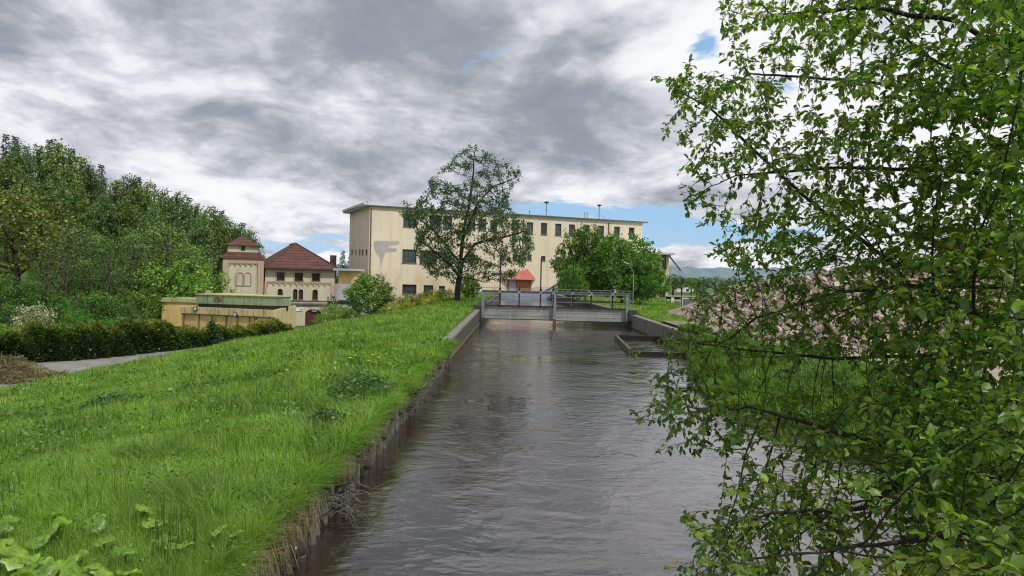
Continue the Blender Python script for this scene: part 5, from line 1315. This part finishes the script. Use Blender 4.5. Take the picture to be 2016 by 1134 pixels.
q = at(1350, 573, 230); e = empty('white_house', (q[0], 230, q[2]), 0, 'small white house with grey gable roof in the distance', 'house')
m = MB(); hw = 2.7; m.prism([(-hw, 0, -1), (hw * .9, 0, -1), (hw * .9, 0, 1.2), (-.9, 0, 2.6), (-hw, 0, 1.2)], vec=(0, 7, 0)); m.build('wall', M['white'], e)
m = MB(); m.add([(-hw - .3, -.3, 1.1), (-.9, -.3, 2.8), (-.9, 7.3, 2.8), (-hw - .3, 7.3, 1.1), (hw + .2, -.3, 1.0), (hw + .2, 7.3, 1.0)], [(0, 1, 2, 3), (1, 4, 5, 2)]); m.build('roof', M['roof_dark'], e)
m = MB(); m.box((.6, -.03, .3), (.8, .06, .8)); m.build('window', M['dark'], e)
q = at(1995, 590, 70); e = empty('beige_house', (q[0] + 3, 72, gz(40, 70)), 0, 'beige plastered house half hidden behind the branches at far right', 'house')
m = MB(); m.box((0, 4, 3.2), (9, 8, 6.4)); m.build('wall', M['annex'], e)
m = MB(); m.add([(-4.9, -.4, 6.4), (4.9, -.4, 6.4), (4.9, 4, 8.6), (-4.9, 4, 8.6), (4.9, 8.4, 6.4), (-4.9, 8.4, 6.4)], [(0, 1, 2, 3), (3, 2, 4, 5), (0, 3, 5), (1, 4, 2)]); m.build('roof', M['tiles'], e)
for x_ in (-2.6, 0, 2.6):
    m = MB(); m.box((x_, -.02, 4.4), (1.1, .08, 1.4)); f_ = m.build('window', M['brown_wood'], e); m = MB(); m.box((x_, -.07, 4.4), (.9, .04, 1.2)); m.build('pane', M['glass'], f_)

# ------------------------------------------------------------------ middle shrubs and trees
def shrub_at(px, py, Y, H, me, name, tint, label, cat='bush', wmul=1.0, zbase=None, group=None):
    p_ = at(px, py, Y); g0 = gz(p_[0], Y) if zbase is None else zbase; s = (p_[2] - g0) / H
    return place(name, me, (p_[0], Y, g0 - .1), s * wmul, random.uniform(0, 6.28), tint, label, cat, group, sz=s)
bush1 = tree_mesh(71, 5, (2.35, 2.35, 2.75), 640, .17, 20, .15, .07, .14, .25, 'bush_leaf', kill=.32, nthr=2, tipr=.01)
rnd = tree_mesh(72, 7, (4.6, 3.3, 3.7), 1000, .22, 22, .18, .10, .08, .32, 'bush_leaf', kill=.42, nthr=2, tipr=.012)
rng = np.random.default_rng(123)
shrub_at(728, 533, 63, 5.1, bush1, 'green_bush', (1.15, 1.15, 1.0), 'rounded bright green bush on the slope below the factory corner', wmul=1.08)
shrub_at(1226, 458, 84, 7.0, rnd, 'round_bush', (.95, 1.05, .88), 'large round dark green bush right of the gate', wmul=.93)
shrub_at(1155, 440, 88, 7.0, rnd, 'tall_bush', (.85, .85, .6), 'upright olive green bush left of the round bush', wmul=.60)
shrub_at(1262, 498, 80, 7.0, rnd, 'spreading_bush', (.85, .98, .75), 'looser spreading bush at the right side of the round one', wmul=.78)
shrub_at(1130, 520, 82, 7.0, rnd, 'low_bush', (.85, 1.0, .8), 'low bush filling in behind the tall spindles', wmul=.6)
shrub_at(925, 535, 70, 5.1, bush1, 'leafy_shrub', (1.2, 1.25, .9), 'light green shrub just behind the tree trunk', wmul=.8)
yl = tree_mesh(73, 3, (1.7, 1.2, 1.5), 260, .12, 14, .13, .04, .1, .2, 'yellow_leaf', kill=.25, nthr=2, tipr=.008)
rng = np.random.default_rng(124)
yg = 'yellowish shrubs along the bank crest'; yl_l = 'yellow-green low shrub in the row along the bank crest'
for k, (px, py, Y) in enumerate([(790, 588, 64), (812, 582, 67), (838, 578, 70), (862, 574, 72), (880, 572, 70), (640, 622, 72), (668, 610, 70), (770, 600, 60), (848, 586, 62), (660, 600, 78), (690, 612, 66), (800, 600, 60)]):
    shrub_at(px, py - 7, Y, 2.8, yl, 'yellow_shrub', (random.uniform(.8, 1.05), random.uniform(.85, 1.1), .8) if px > 700 else (.55, .8, .8), yl_l if px > 700 else 'green shrub in the low row left of the bright bush', wmul=1.35, group=yg if px > 700 else 'green shrubs left of the bright bush')
for k, (px, py, Y) in enumerate([(915, 562, 78), (955, 572, 100), (1330, 600, 66), (1310, 606, 58)]):
    shrub_at(px, py, Y, 2.8, yl, 'low_shrub', (.7, .95, .7), ['low shrub hidden behind the tree trunk', 'low shrub by the channel left wall', 'shrub near the corrugated gate', 'small shrub at the end of the lawn'][k])

# ------------------------------------------------------------------ cherry tree
rng = np.random.default_rng(202)
YT = 65.0
poly = [(930, 283), (962, 300), (1005, 322), (1030, 335), (1028, 352), (1000, 380), (1012, 415), (1040, 440), (1056, 470), (1050, 500), (1028, 530), (1000, 556), (960, 560), (925, 540), (880, 556), (845, 540), (825, 515), (808, 482), (822, 455), (786, 425), (790, 402), (832, 385), (850, 350), (880, 318), (905, 295)]
def inpoly(x, y, poly):
    ins = False; n = len(poly); j = n - 1
    for i in range(n):
        xi, yi = poly[i]; xj, yj = poly[j]
        if (yi > y) != (yj > y) and x < (xj - xi) * (y - yi) / (yj - yi) + xi: ins = not ins
        j = i
    return ins
tp = at(900, 592, YT); T0 = np.array([tp[0], YT, gz(tp[0], YT) - .1])
CL = [(rng.uniform(785, 1056), rng.uniform(283, 562)) for _ in range(230)]
A = []
while len(A) < 2300:
    cxy = CL[rng.integers(len(CL))]; x, y = cxy[0] + rng.normal(0, 11), cxy[1] + rng.normal(0, 6)
    if rng.uniform() < .3: x, y = rng.uniform(785, 1056), rng.uniform(283, 562)
    if not inpoly(x, y, poly): continue
    dens = np.interp(y, [283, 350, 420, 560], [.45, .7, 1, 1]) * (np.interp(x, [960, 1030], [1, .45]) if y < 420 else 1)
    if rng.uniform() > dens: continue
    hw = np.interp(y, [283, 330, 400, 470, 560], [1.0, 2.2, 3.8, 4.6, 3.4])
    A.append(at(x, y, YT + rng.uniform(-1, 1) * hw) - T0)
seeds = [((0, 0, 0), -1)]
def chain(seeds, start, pts, step):
    k = start; p = np.array(seeds[start][0], float)
    for q in pts:
        q = np.array(q, float); L_ = np.linalg.norm(q - p); m = max(1, int(L_ / step))
        for j in range(1, m + 1):
            seeds.append((tuple(p + (q - p) * j / m + rng.normal(0, .012 * step * 4, 3) * (j < m)), k)); k = len(seeds) - 1
        p = q
    return k
def c3(px, py, dy=0): return at(px, py, YT + dy) - T0
k1 = chain(seeds, 0, [c3(902, 560), c3(905, 545)], .35)
k2 = chain(seeds, k1, [c3(908, 500), c3(912, 455, .3), c3(925, 400, .2), c3(932, 340), c3(934, 300)], .35)
chain(seeds, k1, [c3(925, 548), c3(955, 556, -1)], .35)
chain(seeds, k1 + 3, [c3(935, 480), c3(985, 468, -1), c3(1035, 455, -1)], .35)
chain(seeds, k1 + 3, [c3(895, 505, 1.5), c3(860, 460, 2), c3(825, 430, 2)], .35)
chain(seeds, k1 + 8, [c3(940, 400, -1), c3(970, 368, -1), c3(1015, 350, -1)], .35)
chain(seeds, k1, [c3(885, 520, -1.5), c3(850, 490, -2.5), c3(820, 470, -2.8)], .35)
nodes, par = colonise(seeds, A, .28, .34, 3.5, 60, (0, 0, .05))
nodes, par = topo(nodes, par); r, nch = radii(par, .011, 2.25); r = r * 1.12; r[0] = .45; 
tv, tf = tubes(nodes, par, r, 0, 6)
e = empty('cherry_tree', tuple(T0), 0, 'dark-leaved tree with spreading limbs on the left bank before the factory', 'tree')
mesh_obj('trunk', tv, tf, None, M['dark_bark'], e, True)
P, d = leaves_on(nodes, par, r, 4, 8, .12, .12, droop=.25)
d[:, 2] -= .1; n = len(P); v, f, vr = leaf_cards(P, d, rng.uniform(.12, .25, n), rng.uniform(0, 1, n), .6)
mesh_obj('crown', v, f, vr, M['cherry_leaf'], e)
print('cherry leaves', n)

# ------------------------------------------------------------------ foreground tree (right)
rng = np.random.default_rng(303)
OUT = [(1425, -80), (1420, 0), (1405, 20), (1420, 60), (1440, 95), (1395, 110), (1330, 112), (1345, 140), (1276, 150), (1290, 175), (1335, 200), (1350, 235), (1385, 262), (1305, 235), (1302, 255), (1335, 285), (1380, 292), (1340, 312), (1345, 335), (1375, 355),
       (1338, 345), (1332, 380), (1360, 405), (1340, 430), (1390, 450), (1425, 440), (1440, 470), (1400, 480), (1390, 500), (1430, 520), (1440, 535), (1400, 555), (1342, 540), (1340, 560), (1370, 580), (1335, 620), (1290, 655), (1310, 690), (1240, 690), (1232, 705), (1275, 722), (1290, 745), (1262, 760), (1300, 775),
       (1285, 795), (1232, 815), (1235, 835), (1290, 838), (1310, 870), (1270, 880), (1285, 900), (1340, 905), (1400, 890), (1470, 905), (1450, 925), (1410, 945), (1425, 985), (1385, 975), (1400, 1005), (1338, 1000), (1340, 1030), (1380, 1060), (1375, 1090), (1305, 1090), (1320, 1120), (1345, 1180), (2250, 1180), (2250, -80)]
HOLES = [((1640, 735), (125, 50), .04), ((1500, 640), (110, 50), .6), ((1700, 640), (110, 50), .55), ((1480, 770), (120, 50), .35), ((1390, 950), (60, 60), .1), ((1700, 1060), (70, 70), .25), ((1560, 900), (70, 40), .5),
         ((1640, 170), (110, 70), .42), ((1800, 110), (110, 60), .55), ((1560, 230), (90, 50), .5), ((1880, 60), (80, 50), .55), ((1500, 110), (60, 50), .5), ((1430, 110), (30, 30), .2), ((1700, 850), (70, 50), .5), ((1410, 400), (60, 60), .5), ((1620, 500), (90, 40), .65), ((1900, 760), (90, 60), .7),
         ((1740, 1100), (60, 50), .3), ((1780, 420), (120, 40), .7), ((1330, 800), (50, 30), .6)]
def fg_depth(x, y):
    d = np.interp(x, [1230, 1500, 1800, 2016, 2250], [7.4, 7.0, 6.2, 5.2, 5.0])
    d *= np.interp(y, [-80, 300, 650, 900, 1180], [1.0, 1.0, 1.08, .86, .72]); return d
TB = np.array([6.6, 6.8, gz(8.4, 6.8)]); TB[2] = .3
A = []; sx_c = sy_c = 0; nin = 0
while len(A) < 17500:
    if nin <= 0: sx_c, sy_c = rng.uniform(1230, 2250), rng.uniform(-80, 1180); sD = rng.normal(0, .6); nin = int(rng.integers(10, 46)); sl = rng.normal(.08, .22); sw_ = rng.uniform(40, 95); sh_ = rng.uniform(5, 12)
    nin -= 1; q_ = rng.normal(0, 1); x = sx_c + q_ * sw_; y = sy_c + q_ * sw_ * sl + rng.normal(0, sh_)
    if x > 2060 and rng.uniform() > .25: continue
    if not inpoly(x, y, OUT): continue
    dens = np.interp(x, [1350, 1550, 1780], [.42, .58, 1.0])
    for (hx, hy), (sx_, sy_), k in HOLES:
        q = ((x - hx) / sx_) ** 2 + ((y - hy) / sy_) ** 2; dens *= 1 - (1 - k) * math.exp(-q ** 2)
    if rng.uniform() > dens: continue
    D_ = fg_depth(x, y) + sD + rng.normal(0, .22)
    A.append(at(x, y, max(3.0, D_)) - TB)
seeds = [((0, 0, 0), -1)]
def c4(px, py, Y): return at(px, py, Y) - TB
chain(seeds, 0, [(0.05, 0, 2.0), (-.05, .1, 4.2), (.1, .1, 6.5), (.2, .2, 8.5)], .12)
def near_idx(z): return min(range(len(seeds)), key=lambda i: abs(seeds[i][0][2] - z) + (abs(seeds[i][0][0]) > .5) * 9)
limbs = [(.6, [c4(2016, 955, 5.2), c4(1850, 912, 5.3), c4(1740, 878, 5.4), c4(1600, 835, 5.5), c4(1470, 800, 5.7)]),
         (1.0, [c4(2016, 890, 5.9), c4(1900, 860, 5.9), c4(1700, 1000, 4.9), c4(1520, 1010, 4.7), c4(1420, 1035, 4.6)]),
         (1.6, [c4(2016, 632, 5.5), c4(1920, 617, 5.7), c4(1790, 560, 6.2), c4(1740, 500, 6.6)]),
         (1.4, [c4(2016, 690, 6.3), c4(1830, 700, 6.8), c4(1640, 706, 7.2), c4(1480, 690, 7.6), c4(1340, 672, 7.9)]),
         (1.8, [c4(2010, 570, 6.4), c4(1850, 560, 6.8), c4(1650, 575, 7.2), c4(1490, 625, 7.5), c4(1400, 690, 7.7)]),
         (2.2, [c4(2050, 560, 6.5), c4(1760, 520, 6.9), c4(1600, 400, 7.2), c4(1500, 310, 7.4), c4(1400, 215, 7.5), c4(1330, 175, 7.5)]),
         (3.0, [c4(2016, 250, 6.4), c4(1945, 155, 6.3), c4(1860, 130, 6.4), c4(1800, 92, 6.5), c4(1740, 30, 6.6)]),
         (2.8, [c4(2016, 215, 6.8), c4(1900, 195, 6.9), c4(1700, 160, 7.0), c4(1480, 145, 7.2)]),
         (2.4, [c4(2016, 345, 6.4), c4(1850, 335, 6.7), c4(1650, 330, 7.0), c4(1450, 345, 7.3)]),
         (3.6, [c4(2016, 120, 6.0), c4(1880, 40, 6.3), c4(1700, 15, 6.6), c4(1520, 30, 7)]),
         (.9, [c4(2016, 1040, 4.6), c4(1850, 1060, 4.4), c4(1650, 1080, 4.3), c4(1480, 1100, 4.3)])]
for z0, pts in limbs: chain(seeds, near_idx(z0), pts, .11)
nodes, par = colonise(seeds, A, .075, .078, 1.3, 80, (0, 0, -.02))
nodes, par = topo(nodes, par); r, nch = radii(par, .0018, 2.35)
tv, tf = tubes(nodes, par, r, 0, 6)
e = empty('leafy_tree', tuple(TB), 0, 'big leafy tree leaning in from the right edge over the canal', 'tree')
mesh_obj('trunk', tv, tf, None, M['dark_bark'], e, True)
idx = np.array([i for i in range(len(par)) if par[i] >= 0 and radii.cnt[i] <= 10])
idx = np.concatenate([idx, idx[rng.uniform(0, 1, len(idx)) < .95], idx[rng.uniform(0, 1, len(idx)) < .35]])
tips = np.array([i for i in range(len(par)) if nch[i] == 0 and par[i] >= 0]); idx = np.concatenate([idx, tips, tips])
n = len(idx); t = rng.uniform(0, 1, n)[:, None]; P = nodes[par[idx]] * (1 - t) + nodes[idx] * t
bd = nodes[idx] - nodes[par[idx]]; bd /= np.linalg.norm(bd, axis=1)[:, None]
d = bd * .7 + np.c_[rng.normal(0, .6, n), rng.normal(0, .6, n), rng.normal(-.28, .38, n)]; d /= np.linalg.norm(d, axis=1)[:, None]
nu = np.c_[rng.normal(0, .45, n), rng.normal(0, .45, n), np.ones(n)]; s = np.cross(d, nu); s /= np.linalg.norm(s, axis=1)[:, None]; up_ = np.cross(s, d)
Lf = rng.uniform(.046, .088, n) * np.where(rng.uniform(0, 1, n) < .15, .6, 1.0)
Lf = Lf * np.interp((P[:, 0] + TB[0]) / (P[:, 1] + TB[1]), [.15, .4, .7], [.78, .92, 1.08]); Lc = Lf[:, None]; Wd_ = Lc * rng.uniform(.48, .68, n)[:, None]; cv = Lc * rng.uniform(.04, .22, n)[:, None]
P0 = P + d * .008
vv = np.empty((n, 8, 3)); 
vv[:, 0] = P0; vv[:, 1] = P0 + d * Lc * .35 - up_ * cv * .0; vv[:, 2] = P0 + d * Lc * .72 - up_ * cv * .5; vv[:, 3] = P0 + d * Lc - up_ * cv * 1.3
fold = Lc * .09
vv[:, 4] = P0 + d * Lc * .28 + s * Wd_ * .46 + up_ * fold; vv[:, 5] = P0 + d * Lc * .70 + s * Wd_ * .40 + up_ * fold - up_ * cv * .5
vv[:, 6] = P0 + d * Lc * .28 - s * Wd_ * .46 + up_ * fold; vv[:, 7] = P0 + d * Lc * .70 - s * Wd_ * .40 + up_ * fold - up_ * cv * .5
b = np.arange(n) * 8
tri = np.concatenate([np.c_[b, b + 1, b + 4], np.c_[b, b + 6, b + 1], np.c_[b + 2, b + 3, b + 5], np.c_[b + 2, b + 7, b + 3], np.c_[b + 1, b + 2, b + 5], np.c_[b + 1, b + 5, b + 4], np.c_[b + 1, b + 7, b + 2], np.c_[b + 1, b + 6, b + 7]])
W3 = P + TB
var = np.clip(rng.beta(2.2, 2.6, n) + .12 * (rng.uniform(0, 1, n) < .02) * 4, 0, 1)
mesh_obj('crown', vv.reshape(-1, 3), tri, np.tile(var, 8), M['fg_leaf'], e, True)
print('fg leaves', n, 'nodes', len(nodes))

# ------------------------------------------------------------------ foreground herbs
rg = np.random.default_rng(17)
def butterbur_leaf(rad, rg):
    n = 18; v = [(0, 0, .02)]; f = []
    for ring, rr_ in ((1, .5), (2, .85), (3, 1.0)):
        for k in range(n):
            t = .35 + k / (n - 1) * (6.283 - .7); w_ = 1 + .06 * math.sin(t * 7) * (ring > 1) + rg.normal(0, .015)
            z = (.10 * rr_ ** 2 - (.12 if ring == 3 else 0) + .07 * math.sin(3 * t + rad * 9) * rr_ + .035 * math.cos(t * 9) * rr_ + rg.normal(0, .012)) 
            v.append((math.cos(t) * rr_ * w_ * rad, math.sin(t) * rr_ * w_ * rad, z * rad * 2))
    for k in range(n - 1): f.append((0, 1 + k, 2 + k))
    for ring in (0, 1):
        for k in range(n - 1): a = 1 + ring * n + k; f.append((a, a + n, a + n + 1, a + 1))
    return np.array(v), f
def plant(px, py, Y, rads, label=None, group=None):
    p_ = onz(px, py, .98); Y = p_[1]; z0 = gz(p_[0], Y); e = empty('butterbur_plant', (p_[0], Y, z0), rg.uniform(0, 6.28), label, 'plant', group)
    for k, rad in enumerate(rads):
        h = p_[2] - z0 + rg.normal(0, .03); h = max(.36, h); off = np.array([rg.normal(0, .12), rg.normal(0, .12), 0]) * (k > 0)
        v, f = butterbur_leaf(rad * .8, rg); tiltx, tilty = rg.normal(.30, .22), rg.normal(0, .25)
        Rm = np.array((Matrix.Rotation(rg.uniform(0, 6.28), 3, 'Z')))
        v = v @ Rm.T; Rt = np.array(Matrix.Rotation(tiltx, 3, 'X') @ Matrix.Rotation(tilty, 3, 'Y')); v = v @ Rt.T + off + [0, 0, h]
        mesh_obj('leaf', v, f, np.clip(np.array([.3 + .35 * (k_ % 2) for k_ in range(len(f))]) + rg.normal(0, .06, len(f)) + rg.uniform(-.2, .3), 0, 1), M['butterbur'], e, True)
        m = MB(); m.bar((0, 0, 0), off + [0, 0, h], .018, n=6, w2=.012); m.build('stalk', M['bush_leaf'], e)
bg_ = 'butterbur leaves in the bottom left corner'; bt = 'broad round light green leaf plant in the bottom left grass'
plant(92, 1052, 7.6, [.25, .15], 'largest butterbur with a big folded lime leaf in bottom left corner')
for px, py, Y, rads in ((8, 1065, 7.4, [.16]), (30, 1105, 6.9, [.2, .15]), (140, 1100, 6.9, [.17]), (185, 1030, 7.9, [.14, .1]), (285, 1005, 8.3, [.13, .1]), (300, 1030, 8.0, [.12]), (330, 1058, 7.5, [.13, .1]), (430, 1055, 7.4, [.12, .1]),
                        (248, 1090, 7.0, [.13]), (108, 1012, 8.3, [.14]), (65, 1128, 6.5, [.2, .16]), (170, 1128, 6.5, [.2, .15]), (15, 1030, 8.0, [.13]), (255, 1128, 6.5, [.14, .12]), (205, 1070, 7.3, [.12]), (120, 1125, 6.6, [.15])):
    plant(px, py, Y, rads, bt, bg_)
m = MB()
for _ in range(46):
    p_ = onz(rg.uniform(300, 385), rg.uniform(1080, 1160), .58); h = rg.uniform(.35, .62); t_ = rg.normal(0, .02, 2)
    m.bar(p_ - [0, 0, .1], p_ + [t_[0], t_[1], h], .011, n=5, w2=.006, var=rg.uniform(0, .4))
tag(m.build('horsetail_clump', M['bush_leaf']), 'clump of thin upright dark horsetail stems at the bottom edge', 'plant')
# yellow buttercups
m = MB()
for px, py in ((735, 697), (745, 702), (690, 705), (728, 707), (752, 694), (700, 699), (741, 712)):
    p_ = onz(px, py, 1.35); g0 = gz(p_[0], p_[1]); m2 = MB()
for k, (px, py) in enumerate(((735, 697), (746, 702), (690, 703), (726, 708), (700, 698))):
    p_ = onz(px, py, 1.4); g0 = gz(p_[0], p_[1]); e = empty('yellow_flower', (p_[0], p_[1], g0), 0, 'tiny yellow flower in the meadow before the left wall', 'flower', 'yellow flowers in the meadow')
    m = MB(); m.bar((0, 0, 0), (0, 0, 1.35 - g0), .012, n=4); m.build('stem', M['bush_leaf'], e)
    m = MB(); m.add([(math.cos(t) * .05, math.sin(t) * .05, 1.38 - g0 + .01 * (i_ % 2)) for i_, t in enumerate(np.linspace(0, 6.28, 11)[:-1])] + [(0, 0, 1.35 - g0)], [(10, i_, (i_ + 1) % 10) for i_ in range(10)]); m.build('petals', M['petal'] if 'petal' in M else M.setdefault('petal', mottled('petal_yellow', (.7, .55, .02), (.85, .7, .05), 5, .6)), e)

# ------------------------------------------------------------------ render settings
sc.view_settings.view_transform = 'Standard'; sc.view_settings.look = 'None'; sc.view_settings.exposure = 0; sc.view_settings.gamma = 1
sc.render.engine = 'CYCLES'; sc.cycles.use_denoising = True
try: sc.cycles.denoiser = 'OPENIMAGEDENOISE'; sc.cycles.denoising_input_passes = 'RGB_ALBEDO_NORMAL'
except Exception: pass
sc.cycles.max_bounces = 5; sc.cycles.diffuse_bounces = 2; sc.cycles.transmission_bounces = 4; sc.cycles.glossy_bounces = 3
sc.cycles.filter_width = 1.2
